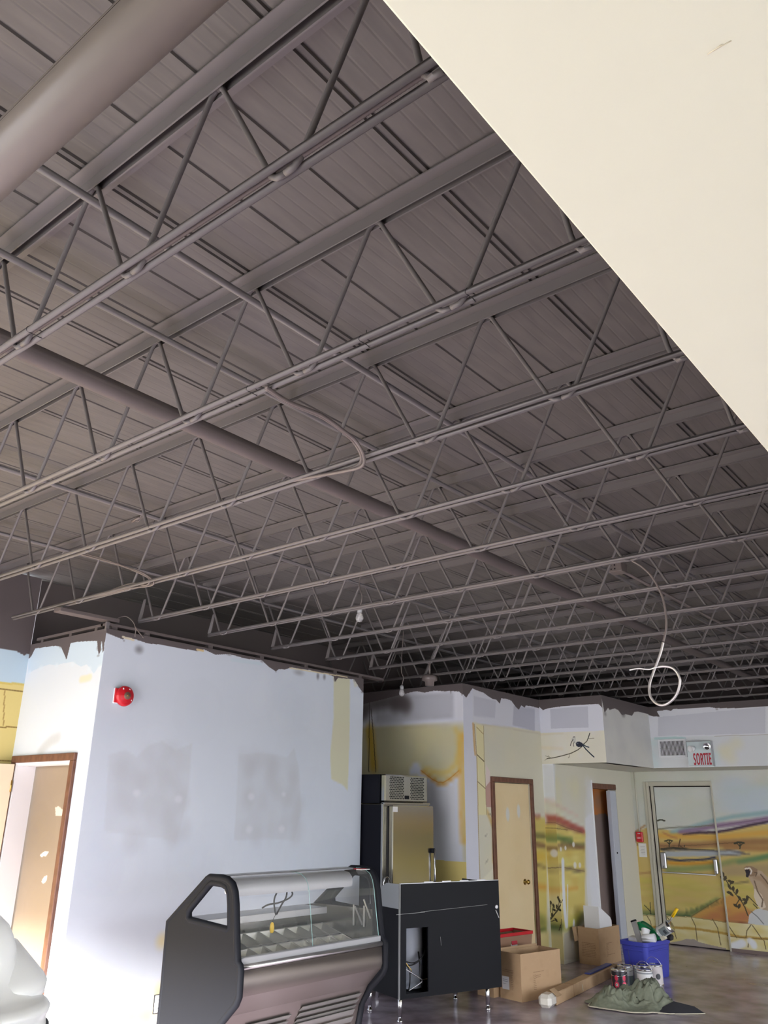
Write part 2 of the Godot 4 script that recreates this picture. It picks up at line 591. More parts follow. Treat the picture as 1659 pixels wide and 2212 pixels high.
func web(dir: float) -> ArrayMesh:
	var key := "web%.0f" % dir
	if not cache.has(key):
		var pts := [Vector3(0, -0.014, 0), Vector3(0.03 * dir, -0.012, 0), Vector3(0.05 * dir, 0.004, 0), Vector3(0.066 * dir, 0.035, 0), Vector3(0.285 * dir, 0.45, 0), Vector3(0.297 * dir, 0.463, 0), Vector3(0.311 * dir, 0.466, 0)]
		cache[key] = bake(tubed(pts, 0.0088, 8))
	return cache[key]

func joist(z: float, xl: float, xr: float, i: int, label: String):
	var o := thing("roof_joist", label, "roof joist", Vector3(0, CHORD, z), 0, "open-web roof joists")
	for s in [-1.0, 1.0]:
		part("bottom_chord", tubed([Vector3(xl + (0.06 if s > 0 else 0.0), 0, s * 0.0215), Vector3(xr, 0, s * 0.0215)], 0.0108, 10), M.steel, o)
		part("top_chord", angle_iron(xl - 0.1 if xl > -6 else -6.95, xr, DECK - CHORD - 0.006, s), M.steel, o)
	for pts in [[Vector3(-0.70, -0.014, 0), Vector3(-0.735, -0.010, 0), Vector3(-0.752, 0.012, 0), Vector3(-0.762, 0.05, 0), Vector3(-0.835, 0.45, 0), Vector3(-0.845, 0.466, 0)], [Vector3(-0.74, -0.013, 0), Vector3(-0.69, -0.008, 0), Vector3(-0.67, 0.02, 0), Vector3(-0.42, 0.45, 0), Vector3(-0.40, 0.466, 0)], [Vector3(-0.35, 0.466, 0), Vector3(-0.33, 0.45, 0), Vector3(-0.05, 0.0, 0), Vector3(0.0, -0.012, 0)]]:
		part("web_bar", tubed(pts, 0.0088, 8), M.steel, o)
	var k := 0
	while true:
		var x := -1.165 - 0.6215 * k
		if x - 0.05 < xl: break
		if x < xr - 0.3: part("web_bar", web(1.0), M.steel, o, Vector3(x, 0, 0))
		if x - 0.31 > xl - 0.35 and x < xr: part("web_bar", web(-1.0), M.steel, o, Vector3(x, 0, 0))
		k += 1
	if i >= 4 and i <= 8:
		# tapered end stiffener that leans on the wall top
		var st := begin()
		var a := Vector3(xl + 0.02, 0.012, 0.006)
		facing(st, [a, a + Vector3(0.045, 0, 0), a + Vector3(0.075, 0.17, 0), a + Vector3(0.05, 0.17, 0)], a + Vector3(0.04, 0.08, -0.5))
		facing(st, [a + Vector3(0, 0, -0.008), a + Vector3(0.045, 0, -0.008), a + Vector3(0.075, 0.17, -0.008), a + Vector3(0.05, 0.17, -0.008)], a + Vector3(0.04, 0.08, 0.5))
		facing(st, [a, a + Vector3(0.05, 0.17, 0), a + Vector3(0.05, 0.17, -0.008), a + Vector3(0, 0, -0.008)], a + Vector3(0.5, 0.08, 0))
		facing(st, [a + Vector3(0.045, 0, 0), a + Vector3(0.075, 0.17, 0), a + Vector3(0.075, 0.17, -0.008), a + Vector3(0.045, 0, -0.008)], a + Vector3(-0.5, 0.08, 0))
		part("end_stiffener", st, M.steel, o)

# ---------------------------------------------------------------- painted walls
const REF_A := [0.0, 1240.0, 0.25316]
const REF_B := [760.0, 1440.0, 0.25316]
const REF_C := [1140.0, 1480.0, 0.31284]
const REF_D := [1280.0, 1640.0, 0.22845]
const REF_E := [1020.0, 1660.0, 0.22905]
const REF_F := [0.0, 1580.0, 0.28571]
const REF_H := [1140.0, 1560.0, 0.15672]
const REF_K := [0.0, 1600.0, 0.5003]
const REF_L := [0.0, 1200.0, 0.5003]

func painted_walls():
	var dark := c8(92, 84, 84)
	var grey := c8(178, 180, 190, 0.75)
	var white := c8(226, 229, 236)
	# --- left wall (mural of sky over stone blocks), only its far end is in view
	var cv := canvas("x", LEFT_X, -1.6, 3.516, 0, 3.58, 110, c8(222, 204, 130))
	cv.ref = REF_L
	mottle(cv, 120, 0.1, 0.35, [c8(236, 224, 168, 0.4), c8(208, 180, 92, 0.35), c8(240, 232, 190, 0.35)])
	fill(cv, PackedVector2Array([Vector2(0, 0), Vector2(600, 0), Vector2(600, cpt(cv, 105, 555).y), Vector2(0, cpt(cv, 0, 545).y)]), c8(190, 212, 224))
	stroke(cv, [-60, 572, 0, 575, 108, 585], 0.012, c8(110, 86, 40, 0.8))
	stroke(cv, [-60, 545, 0, 548, 108, 556], 0.02, c8(214, 190, 96, 0.9))
	stroke(cv, [-60, 735, 0, 738, 80, 742], 0.012, c8(120, 92, 40, 0.8))
	stroke(cv, [20, 575, 15, 620, 12, 735], 0.008, c8(150, 116, 60, 0.6))
	stroke(cv, [-60, 880, 0, 884, 70, 890], 0.012, c8(120, 92, 40, 0.7))
	cv.ref = REF_A
	ragged(cv, [-60, 620, 60, 645, 130, 655, 200, 690, 232, 678, 268, 700, 290, 665], dark)
	single("wall_left", wall(cv, [], 0.1), painted(cv), "left wall with pale blue sky painted over yellow stone blocks and a ragged dark top", "wall", "", "structure")
	# --- nook wall with the left door
	cv = canvas("z", NOOK_Z, LEFT_X, WHITE_X, 0, TOP - 0.05, 230, c8(214, 222, 229))
	cv.ref = REF_A
	poly(cv, [240, 600, 900, 520, 880, 780, 840, 790, 800, 850, 740, 770, 690, 790, 620, 750, 540, 760, 480, 780, 420, 770, 340, 800, 290, 820, 240, 850], c8(196, 214, 226, 0.9))
	for q in [[250, 840, 0.05], [350, 800, 0.07], [480, 780, 0.06], [620, 770, 0.06], [760, 810, 0.06], [845, 800, 0.05]]: blob(cv, q[0], q[1], q[2], 0.04, c8(214, 226, 234, 0.8))
	stroke(cv, [690, 900, 780, 880], 0.09, c8(226, 218, 190, 0.7), 0.7)
	ragged(cv, [250, 720, 268, 700, 300, 635, 340, 630, 470, 612, 520, 620, 568, 728, 602, 590, 640, 580, 760, 572, 828, 570, 834, 650, 842, 690, 858, 655, 862, 575, 870, 575, 874, 668, 886, 650, 890, 580, 905, 560, 915, 500], dark)
	cv.ref = REF_F
	stroke(cv, [300, 160, 340, 110, 400, 60, 460, 40], 0.14, c8(196, 200, 202, 0.7), 0.8)
	var d0 := on_z(33, 1632.3, NOOK_Z)
	var d1 := on_z(168.6, 1622.9, NOOK_Z)
	var top := d0.y - 0.06
	var hx0 := d0.x + 0.055
	var hx1 := d1.x - 0.055
	single("wall_nook", wall(cv, [[hx0, hx1, 0.0, top]], 0.12), painted(cv), "narrow white and pale blue wall round the left doorway, left of the big white wall", "wall", "", "structure")
	left_door(hx0, hx1, top)
	# --- big white wall
	cv = canvas("x", WHITE_X, -NOOK_Z, -WHITE_END, 0, TOP - 0.05, 230, c8(206, 214, 223))
	cv.ref = REF_K
	mottle(cv, 90, 0.1, 0.4, [c8(200, 209, 219, 0.35), c8(214, 221, 229, 0.35)])
	for q in [[500, 40, 830, 440], [1030, 60, 1300, 420]]:
		for k in 46: blob(cv, q[0] + rng.randf() * (q[2] - q[0]), q[1] + rng.randf() * (q[3] - q[1]), 0.11, 0.14, c8(186, 189, 194, 0.2), 0.8)
	poly(cv, [470, 60, 540, 40, 590, 70, 640, 20, 700, 0, 760, 40, 830, 10, 815, 200, 790, 330, 760, 440, 700, 420, 600, 410, 450, 390], c8(188, 191, 194, 0.28))
	poly(cv, [1030, 60, 1130, 50, 1240, 70, 1270, 30, 1290, 120, 1300, 300, 1270, 430, 1150, 420, 1010, 430], c8(186, 189, 192, 0.28))
	for q in [[590, 225, 0.05], [770, 250, 0.06], [1085, 240, 0.06], [1225, 230, 0.04], [1075, 380, 0.06], [1215, 380, 0.06]]: blob(cv, q[0], q[1], q[2], q[2] * 0.8, c8(212, 215, 222, 0.8), 0.7)
	poly(cv, [1440, -290, 1510, -290, 1508, 0, 1500, 215, 1480, 190, 1460, 180, 1430, 165, 1425, 60, 1440, -100], c8(208, 206, 172, 0.85))
	poly(cv, [1520, -285, 1570, -295, 1568, -250, 1530, -230], c8(214, 206, 176, 0.5))
	for q in [[640, 1190, 0.16], [560, 1200, 0.2], [690, 1080, 0.12], [700, 860, 0.1]]: blob(cv, q[0], q[1], q[2], q[2], c8(232, 206, 120, 0.55), 1.0)
	soften(cv, 5.0)
	cv.ref = REF_L
	ragged(cv, [455, 330, 470, 338, 530, 362, 545, 352, 580, 360, 640, 380, 700, 385, 760, 398, 850, 412, 880, 405, 930, 428, 990, 425, 1060, 445, 1130, 452, 1160, 480, 1190, 500, 1205, 490, 1230, 492, 1260, 482, 1300, 490, 1340, 495, 1365, 505, 1400, 508, 1440, 522, 1445, 545, 1460, 528, 1530, 535, 1550, 570, 1565, 590, 1580, 600], dark)
	blob(cv, 600, 405, 0.07, 0.06, c8(110, 108, 112, 0.7))
	blob(cv, 1372, 520, 0.035, 0.06, c8(110, 108, 112, 0.8))
	blob(cv, 1400, 525, 0.035, 0.05, c8(120, 118, 122, 0.8))
	blob(cv, 1290, 505, 0.12, 0.05, c8(130, 128, 132, 0.5))
	stroke(cv, [1250, 485, 1500, 525], 0.02, c8(220, 206, 170, 0.8))
	stroke(cv, [530, 352, 580, 365], 0.03, c8(214, 204, 178, 0.9))
	stroke(cv, [850, 405, 880, 412], 0.03, c8(214, 190, 140, 0.9))
	stroke(cv, [1000, 450, 1130, 468], 0.04, c8(200, 214, 222, 0.8))
	single("wall_white", wall(cv, [], 0.14), painted(cv), "big patched white wall behind the display case, with a ragged dark painted top edge", "wall", "", "structure")
	wall_framing()
	# --- alcove
	cv = canvas("z", ALCOVE_Z, LEFT_X - 0.05, BACK_X, 0, TOP, 190, c8(206, 200, 164))
	cv.ref = REF_B
	for k in 60: blob(cv, 200 + rng.randf() * 720, 500 + rng.randf() * 400, 0.2, 0.2, [c8(214, 206, 160, 0.3), c8(198, 196, 168, 0.3)][k % 2])
	fill(cv, PackedVector2Array([Vector2(0, 0), Vector2(400, 0), Vector2(400, cpt(cv, 930, 490).y), Vector2(0, cpt(cv, 100, 510).y)]), c8(218, 220, 228))
	poly(cv, [200, 300, 480, 235, 862, 220, 858, 440, 500, 455, 280, 470, 200, 470], grey)
	stroke(cv, [230, 505, 540, 494, 850, 488], 0.008, c8(150, 130, 100, 0.6))
	poly(cv, [560, 920, 600, 880, 700, 970, 790, 990, 915, 890, 925, 1264, 1000, 2200, 500, 2200, 590, 1264], c8(214, 216, 222))
	poly(cv, [480, 920, 500, 840, 540, 800, 580, 830, 590, 920], c8(210, 213, 222))
	stroke(cv, [590, 880, 660, 930, 730, 985, 780, 990, 850, 940, 915, 885], 0.04, c8(212, 140, 28, 0.8), 0.8)
	stroke(cv, [620, 860, 720, 900, 800, 900, 880, 830, 905, 700, 900, 560, 860, 510], 0.12, c8(226, 186, 64, 0.3), 1.0)
	stroke(cv, [925, 560, 925, 900, 930, 1264, 940, 1500], 0.05, c8(224, 160, 40, 0.85), 0.7)
	stroke(cv, [150, 520, 170, 700, 190, 900], 0.22, c8(214, 170, 44, 0.5), 0.9)
	soften(cv, 7.0)
	stroke(cv, [590, 885, 640, 925, 690, 962, 735, 985, 780, 988, 825, 962, 870, 925, 915, 885], 0.016, c8(196, 112, 16, 0.45), 0.9)
	stroke(cv, [150, 300, 145, 900], 0.015, c8(40, 34, 26, 0.9))
	stroke(cv, [165, 360, 185, 600, 205, 900], 0.015, c8(40, 34, 26, 0.9))
	cv.ref = REF_K
	fill(cv, PackedVector2Array([Vector2(0, cpt(cv, 1800, 500).y), Vector2(400, cpt(cv, 1900, 520).y), Vector2(400, 700), Vector2(0, 700)]), c8(226, 206, 128))
	cv.ref = REF_B
	for q in [[60, 330], [130, 340], [200, 320], [270, 300], [340, 290], [400, 280], [440, 300], [465, 340], [100, 400], [380, 330]]: blob(cv, q[0], q[1], 0.16, 0.16, Color(dark, 0.75), 0.9)
	ragged(cv, [-200, 330, 100, 320, 300, 270, 420, 240, 520, 215, 560, 210, 620, 222, 700, 205, 800, 210, 850, 208, 915, 212, 940, 235], dark)
	single("wall_alcove", wall(cv, [], 0.12), painted(cv), "alcove wall behind the fridge, washed yellow and orange under a white band", "wall", "", "structure")
	# --- back wall with the brown-framed door
	cv = canvas("x", BACK_X, -ALCOVE_Z, -RETURN_Z, 0, TOP, 230, c8(214, 211, 190))
	cv.ref = REF_E
	mural_back(cv)
	cv.ref = REF_B
	poly(cv, [938, 150, 1030, 150, 1036, 480, 1060, 750, 1075, 1264, 1100, 2200, 930, 2200], c8(212, 214, 224))
	poly(cv, [1030, 150, 1640, 250, 1640, 560, 1400, 520, 1180, 500, 1030, 470], c8(212, 213, 220))
	stroke(cv, [1110, 490, 1300, 515, 1500, 555, 1620, 580], 0.012, c8(190, 180, 160, 0.7))
	poly(cv, [1040, 250, 1230, 290, 1220, 440, 1040, 420], c8(190, 191, 200, 0.7))
	poly(cv, [1380, 330, 1560, 360, 1560, 550, 1370, 500], c8(176, 177, 190, 0.75))
	poly(cv, [1060, 490, 1124, 505, 1140, 1000, 1150, 1264, 1080, 1264, 1066, 760], c8(224, 216, 170))
	soften(cv, 4.0)
	stroke(cv, [1045, 490, 1065, 745, 1072, 1000, 1078, 1264, 1095, 1900], 0.016, c8(150, 118, 60, 0.8))
	stroke(cv, [1035, 490, 1048, 700, 1055, 760], 0.06, c8(206, 172, 120, 0.7))
	stroke(cv, [1124, 505, 1130, 800, 1142, 1050, 1150, 1264], 0.01, c8(120, 96, 60, 0.7))
	stroke(cv, [1064, 515, 1122, 575], 0.01, c8(140, 110, 60, 0.7))
	stroke(cv, [1068, 750, 1130, 810], 0.014, c8(80, 64, 40, 0.8))
	stroke(cv, [1074, 980, 1140, 1040], 0.012, c8(90, 70, 40, 0.8))
	poly(cv, [1140, 1030, 1185, 960, 1190, 1200, 1148, 1196], c8(186, 146, 134, 0.85))
	poly(cv, [1145, 830, 1180, 900, 1180, 980, 1142, 1020], c8(226, 208, 206, 0.7))
	ragged(cv, [930, 240, 950, 235, 976, 265, 1005, 220, 1030, 185, 1060, 200, 1130, 225, 1160, 250, 1200, 275, 1230, 280, 1262, 315, 1275, 270, 1320, 275, 1360, 290, 1400, 345, 1425, 368, 1445, 330, 1475, 350, 1485, 330, 1540, 340, 1600, 355, 1640, 372], dark)
	var b0 := on_x(1058.8, 1676, BACK_X)
	var b1 := on_x(1147.4, 1682.6, BACK_X)
	single("wall_back", wall(cv, [[-b0.z + 0.055, -b1.z - 0.055, 0.0, b0.y - 0.06]], 0.12), painted(cv), "painted wall round the brown-framed cream door, with a white corner strip on its left", "wall", "", "structure")
	back_door(b0.z - 0.055, b1.z + 0.055, b0.y - 0.06)
	# --- narrow return beside it
	cv = canvas("z", RETURN_Z, BACK_X, SIDE_X, 0, SOFFIT_Y, 160, c8(216, 216, 212))
	cv.ref = REF_E
	mural_side(cv)
	single("wall_return", wall(cv, [], 0.1), painted(cv), "narrow strip of painted wall right of the brown-framed door", "wall", "", "structure")
	# --- wall with the dark opening
	cv = canvas("x", SIDE_X, -RETURN_Z, -EXIT_Z, 0, SOFFIT_Y + 0.1, 210, c8(214, 212, 196))
	cv.ref = REF_E
	mural_side(cv)
	var o0 := on_x(1277.6, 1692, SIDE_X)
	var o1 := on_x(1329, 1695.5, SIDE_X)
	single("wall_side", wall(cv, [[-o0.z, -o1.z, 0.0, o0.y]], 0.12), painted(cv), "painted wall round the narrow dark opening right of the brown-framed door", "wall", "", "structure")
	opening(o0.z, o1.z, o0.y)
	# --- soffit with the bird, its side, and the soffit over the exit
	cv = canvas("z", RETURN_Z, BACK_X, SOFFIT_X, SOFFIT_Y, TOP, 460, c8(226, 223, 206))
	cv.ref = REF_C
	mottle(cv, 40, 0.05, 0.2, [c8(234, 230, 206, 0.4), c8(228, 228, 226, 0.4)])
	poly(cv, [60, 100, 560, 100, 560, 310, 420, 318, 70, 330], c8(222, 224, 233))
	poly(cv, [155, 165, 415, 145, 420, 292, 160, 300], c8(196, 198, 209, 0.9))
	stroke(cv, [85, 340, 250, 332], 0.05, c8(220, 196, 150, 0.12), 1.0)
	stroke(cv, [85, 430, 250, 440], 0.08, c8(232, 206, 150, 0.1), 1.0)
	cv.ref = REF_H
	stroke(cv, [855, 150, 835, 210, 815, 260, 770, 300, 745, 335, 690, 380, 600, 425, 480, 460, 350, 490, 260, 500], 0.015, c8(86, 82, 62), 0.4)
	stroke(cv, [855, 150, 830, 230], 0.012, c8(48, 52, 50), 0.4)
	stroke(cv, [840, 225, 915, 218], 0.008, c8(120, 112, 90), 0.5)
	for t in [[320, 490, 240, 460], [300, 480, 280, 455], [270, 500, 235, 525], [575, 440, 570, 490], [575, 460, 555, 495]]: stroke(cv, t, 0.006, c8(110, 104, 84), 0.5)
	poly(cv, [660, 290, 675, 270, 710, 265, 750, 285, 775, 315, 750, 335, 700, 342, 670, 325], c8(40, 46, 62))
	blob(cv, 690, 290, 0.012, 0.01, c8(170, 178, 196, 0.8))
	stroke(cv, [755, 310, 800, 370, 860, 430, 915, 480], 0.018, c8(38, 50, 62), 0.4)
	stroke(cv, [770, 310, 810, 335, 845, 345], 0.016, c8(44, 62, 76), 0.4)
	stroke(cv, [655, 205, 635, 200, 610, 230], 0.012, c8(60, 58, 60), 0.4)
	stroke(cv, [655, 205, 662, 240, 650, 270], 0.01, c8(214, 214, 204), 0.4)
	poly(cv, [602, 240, 615, 215, 640, 205, 662, 225, 660, 262, 672, 285, 655, 300, 640, 275, 615, 262], c8(206, 206, 196))
	blob(cv, 622, 240, 0.010, 0.012, c8(60, 58, 58))
	stroke(cv, [618, 250, 598, 280, 588, 325], 0.013, c8(70, 62, 54), 0.4)
	stroke(cv, [640, 270, 630, 300, 636, 335], 0.009, c8(96, 88, 76), 0.4)
	cv.ref = REF_C
	ragged(cv, [60, 150, 80, 150, 105, 172, 140, 160, 220, 148, 330, 138, 420, 133, 490, 130, 515, 158, 524, 110, 545, 120], dark)
	var st := wall(cv, [], 0.1)
	single("trim_bird_soffit", st, painted(cv), "boxed soffit front painted with a long-billed dark bird on a branch", "soffit", "", "structure")
	cv = canvas("x", SOFFIT_X, -RETURN_Z + 0.0, -SOFFIT_Z, SOFFIT_Y, TOP, 150, c8(208, 208, 204))  # toned darker than the soffit fronts: shade laid into the colour
	cv.ref = REF_C
	mottle(cv, 40, 0.1, 0.3, [c8(196, 196, 194, 0.4), c8(214, 214, 206, 0.4)])
	ragged(cv, [500, 60, 515, 110, 530, 190, 555, 155, 565, 170, 600, 160, 625, 172, 650, 205, 680, 200, 720, 210, 735, 185, 760, 182, 800, 190, 830, 200, 870, 215], dark)
	blob(cv, 660, 205, 0.1, 0.06, c8(96, 90, 90, 0.6))
	single("trim_soffit_side", wall(cv, [], 0.1), painted(cv), "side of the boxed soffit by the bird painting, shade painted into its colour", "soffit", "", "structure")
	cv = canvas("z", SOFFIT_Z, SOFFIT_X, 0.8, SOFFIT_Y, TOP, 170, c8(226, 228, 234))
	cv.ref = REF_C
	poly(cv, [830, 365, 1000, 358, 1400, 345, 1900, 330, 1900, 620, 830, 620], c8(220, 224, 226))
	poly(cv, [900, 220, 1640, 150, 1640, 330, 900, 350], c8(206, 207, 216, 0.8))
	poly(cv, [1640, 130, 1800, 120, 1800, 320, 1660, 330], c8(230, 232, 238))
	stroke(cv, [880, 368, 1000, 362, 1090, 365], 0.05, c8(188, 214, 214, 0.8))
	stroke(cv, [1290, 350, 1480, 345, 1659, 338], 0.008, c8(170, 160, 150, 0.5))
	for q in [[1340, 460], [1380, 440], [1400, 500], [1440, 400]]: blob(cv, q[0], q[1], 0.15, 0.15, c8(228, 222, 186, 0.5))
	for q in [[870, 400], [860, 480], [1290, 480], [1280, 540], [880, 540]]: blob(cv, q[0], q[1], 0.12, 0.12, c8(206, 226, 226, 0.6))
	ragged(cv, [800, 170, 830, 205, 870, 216, 912, 216, 890, 180, 960, 170, 988, 178, 1005, 165, 1090, 162, 1200, 155, 1260, 152, 1300, 158, 1450, 158, 1560, 150, 1660, 145, 1900, 135], dark)
	single("trim_exit_soffit", wall(cv, [], 0.1), painted(cv), "white boxed soffit over the exit door, carrying the vent and exit sign", "soffit", "", "structure")
	st = begin()
	box(st, Vector3((BACK_X + SOFFIT_X) / 2, SOFFIT_Y + 0.02, (RETURN_Z + EXIT_Z) / 2 - 0.02), Vector3(SOFFIT_X - BACK_X - 0.02, 0.04, RETURN_Z - EXIT_Z - 0.04))
	box(st, Vector3((SOFFIT_X + 0.8) / 2, SOFFIT_Y + 0.02, (SOFFIT_Z + EXIT_Z) / 2 - 0.02), Vector3(0.8 - SOFFIT_X, 0.04, SOFFIT_Z - EXIT_Z - 0.04))
	single("trim_soffit_underside", st, mat("soffit_under", c8(208, 208, 196), 0.8), "pale underside of the boxed soffits above the dark opening and the exit door", "soffit", "", "structure")
	# --- exit wall and its door share one mural
	cv = canvas("z", EXIT_Z, SIDE_X, 0.9, 0, SOFFIT_Y + 0.06, 200, c8(204, 206, 196))
	cv.ref = REF_D
	mural_exit(cv)
	var m := painted(cv)
	var e0 := on_z(1389.7, 1689, EXIT_Z)
	var e1 := on_z(1534.5, 1692, EXIT_Z)
	single("wall_exit", wall(cv, [[e0.x, e1.x, 0.0, e0.y]], 0.12), m, "far right wall with the savanna mural: hills, lake, crouching monkey and stone course", "wall", "", "structure")
	exit_door(cv, m, e0.x, e1.x, e0.y)
	single("baseboard_exit", boxed(Vector3((e1.x + 0.9) / 2, 0.02, EXIT_Z + 0.006), Vector3(0.9 - e1.x, 0.04, 0.01)), M.brown_wall, "low worn strip along the foot of the mural wall right of the exit door", "baseboard", "", "structure")

func mural_back(cv):
	mottle(cv, 60, 0.1, 0.4, [c8(220, 214, 186, 0.4), c8(206, 204, 190, 0.4)])
	# coloured land right of the door
	poly(cv, [560, 420, 600, 455, 700, 470, 700, 1560, 600, 1560], c8(206, 190, 108))
	stroke(cv, [560, 430, 600, 455, 640, 450], 0.05, c8(166, 96, 78, 0.8))
	stroke(cv, [580, 630, 690, 640], 0.12, c8(120, 116, 70, 0.7), 0.9)
	stroke(cv, [580, 710, 690, 730], 0.1, c8(126, 96, 66, 0.7), 0.9)
	stroke(cv, [590, 830, 690, 830], 0.2, c8(214, 178, 70, 0.6), 1.0)
	stroke(cv, [600, 910, 690, 930], 0.04, c8(120, 96, 60, 0.6))
	stroke(cv, [600, 1110, 700, 1120], 0.12, c8(206, 150, 60, 0.6), 1.0)
	stroke(cv, [620, 1440, 700, 1480], 0.3, c8(120, 124, 60, 0.6), 1.0)
	stroke(cv, [620, 1530, 700, 1530], 0.05, c8(84, 96, 48, 0.8))
	poly(cv, [620, 1545, 720, 1530, 720, 1800, 620, 1800], c8(214, 200, 138))
	soften(cv, 6.0)
	# left of the door
	poly(cv, [60, 1080, 215, 920, 215, 1100, 60, 1200], c8(226, 222, 196))
	stroke(cv, [140, 400, 200, 560, 200, 900], 0.1, c8(206, 176, 110, 0.6), 1.0)
	stroke(cv, [150, 430, 175, 425, 180, 455], 0.008, c8(60, 50, 40, 0.8))
	stroke(cv, [120, 640, 140, 620], 0.008, c8(60, 50, 40, 0.8))
	stroke(cv, [150, 860, 125, 890], 0.008, c8(60, 50, 40, 0.8))

func mural_side(cv):
	for k in 40: blob(cv, 660 + rng.randf() * 400, 100 + rng.randf() * 300, 0.2, 0.2, [c8(216, 214, 196, 0.4), c8(220, 216, 184, 0.4)][k % 2])
	poly(cv, [640, 0, 780, -100, 785, 300, 660, 290], c8(222, 226, 228, 0.9))
	# land
	poly(cv, [640, 420, 830, 450, 1060, 590, 1060, 1320, 1000, 1480, 640, 1540], c8(212, 194, 112))
	for k in 50: blob(cv, 660 + rng.randf() * 400, 600 + rng.randf() * 800, 0.2, 0.07, [c8(222, 206, 130, 0.5), c8(206, 170, 80, 0.45), c8(216, 208, 120, 0.5), c8(232, 222, 150, 0.5)][k % 4])
	stroke(cv, [640, 290, 780, 345, 940, 420], 0.012, c8(190, 160, 140, 0.7))
	stroke(cv, [640, 270, 800, 340, 1000, 450], 0.05, c8(222, 198, 186, 0.6), 1.0)
	stroke(cv, [650, 455, 780, 465, 860, 500, 950, 545, 1060, 595], 0.11, c8(176, 98, 88, 0.85), 0.7)
	stroke(cv, [650, 500, 800, 510, 900, 560, 1040, 602], 0.05, c8(150, 96, 84, 0.6), 0.8)
	stroke(cv, [650, 560, 760, 560, 900, 580], 0.012, c8(110, 90, 60, 0.7))
	stroke(cv, [650, 640, 800, 650, 950, 680], 0.1, c8(96, 122, 66, 0.7), 0.9)
	stroke(cv, [650, 740, 800, 735, 950, 735, 1060, 750], 0.07, c8(132, 100, 70, 0.75), 0.8)
	stroke(cv, [840, 700, 1060, 715], 0.03, c8(86, 88, 66, 0.7))
	stroke(cv, [840, 690, 845, 730], 0.012, c8(60, 60, 44, 0.8))
	stroke(cv, [650, 940, 850, 930, 1060, 970], 0.035, c8(136, 112, 86, 0.7))
	for k in 9: stroke(cv, [880 + k * 8, 930 + k * 2, 930 + k * 12, 955 + k * 3], 0.01, c8(96, 84, 74, 0.7))
	stroke(cv, [700, 1130, 860, 1140, 1000, 1120], 0.09, c8(216, 164, 80, 0.6), 1.0)
	blob(cv, 800, 1250, 0.3, 0.2, c8(240, 234, 200, 0.7))
	stroke(cv, [870, 1500, 960, 1440, 1050, 1360], 0.2, c8(196, 196, 90, 0.6), 1.0)
	stroke(cv, [640, 1480, 760, 1470, 860, 1490], 0.16, c8(84, 104, 62, 0.7), 0.9)
	stroke(cv, [990, 1480, 1040, 1400, 1080, 1380], 0.2, c8(112, 118, 90, 0.6), 1.0)
	poly(cv, [620, 1545, 700, 1525, 860, 1530, 870, 1800, 620, 1800], c8(214, 202, 146))
	soften(cv, 6.0)
	stroke(cv, [650, 560, 760, 560, 900, 580], 0.01, c8(110, 90, 60, 0.6))
	stroke(cv, [650, 940, 850, 930, 1060, 970], 0.014, c8(116, 96, 76, 0.6))
	stroke(cv, [650, 505, 780, 512, 900, 562, 1040, 604], 0.012, c8(120, 80, 70, 0.5))
	# filler patches
	for q in [[955, 715, 0.05], [770, 800, 0.07], [835, 760, 0.04], [880, 750, 0.04], [970, 910, 0.06], [1015, 910, 0.05], [645, 480, 0.12]]: blob(cv, q[0], q[1], q[2], q[2] * 0.9, c8(226, 224, 218, 0.9), 0.5)
	# white roller strip beside the opening
	for k in 24: blob(cv, 1080 + rng.randf() * 50, 120 + k * 16, 0.16, 0.14, c8(222, 225, 228, 0.3), 0.9)
	for k in 60: blob(cv, 1085 + k * 1.2 + rng.randf() * 50, 480 + k * 16, 0.16, 0.14, c8(226, 229, 234, 0.6), 0.8)
	poly(cv, [1068, 470, 1150, 400, 1175, 560, 1230, 1500, 1110, 1600, 1080, 1100], c8(226, 229, 235, 0.7))
	stroke(cv, [855, 870, 860, 1100, 870, 1300, 890, 1500], 0.11, c8(222, 226, 230, 0.9), 0.6)
	stroke(cv, [900, 1100, 900, 1500], 0.05, c8(222, 226, 230, 0.6), 0.8)
	stroke(cv, [960, 1440, 950, 1700], 0.09, c8(226, 229, 234, 0.8), 0.7)
	poly(cv, [870, 1560, 1080, 1440, 1100, 1800, 870, 1800], c8(196, 190, 172, 0.7))
	# bush beside the door
	var ink := c8(66, 60, 44)
	stroke(cv, [700, 1520, 730, 1430, 790, 1350, 830, 1280, 855, 1235], 0.014, ink, 0.4)
	for t in [[730, 1430, 735, 1330, 742, 1265], [715, 1460, 705, 1350, 695, 1300], [760, 1390, 755, 1320, 770, 1290], [810, 1310, 815, 1250, 808, 1210], [830, 1500, 838, 1440, 842, 1390], [720, 1450, 790, 1420], [815, 1525, 830, 1470], [700, 1525, 672, 1420]]: stroke(cv, t, 0.01, ink, 0.4)
	leaf_spray(cv, [730, 1430, 740, 1400], [[765, 1292, 70], [795, 1300, 95], [822, 1330, 20], [690, 1330, 100], [705, 1318, 60], [752, 1380, 90], [788, 1425, 45], [808, 1220, 80], [820, 1245, 60], [740, 1265, 90], [685, 1358, 110], [672, 1430, 60], [770, 1330, 10], [720, 1440, 90]], 0.028, ink)

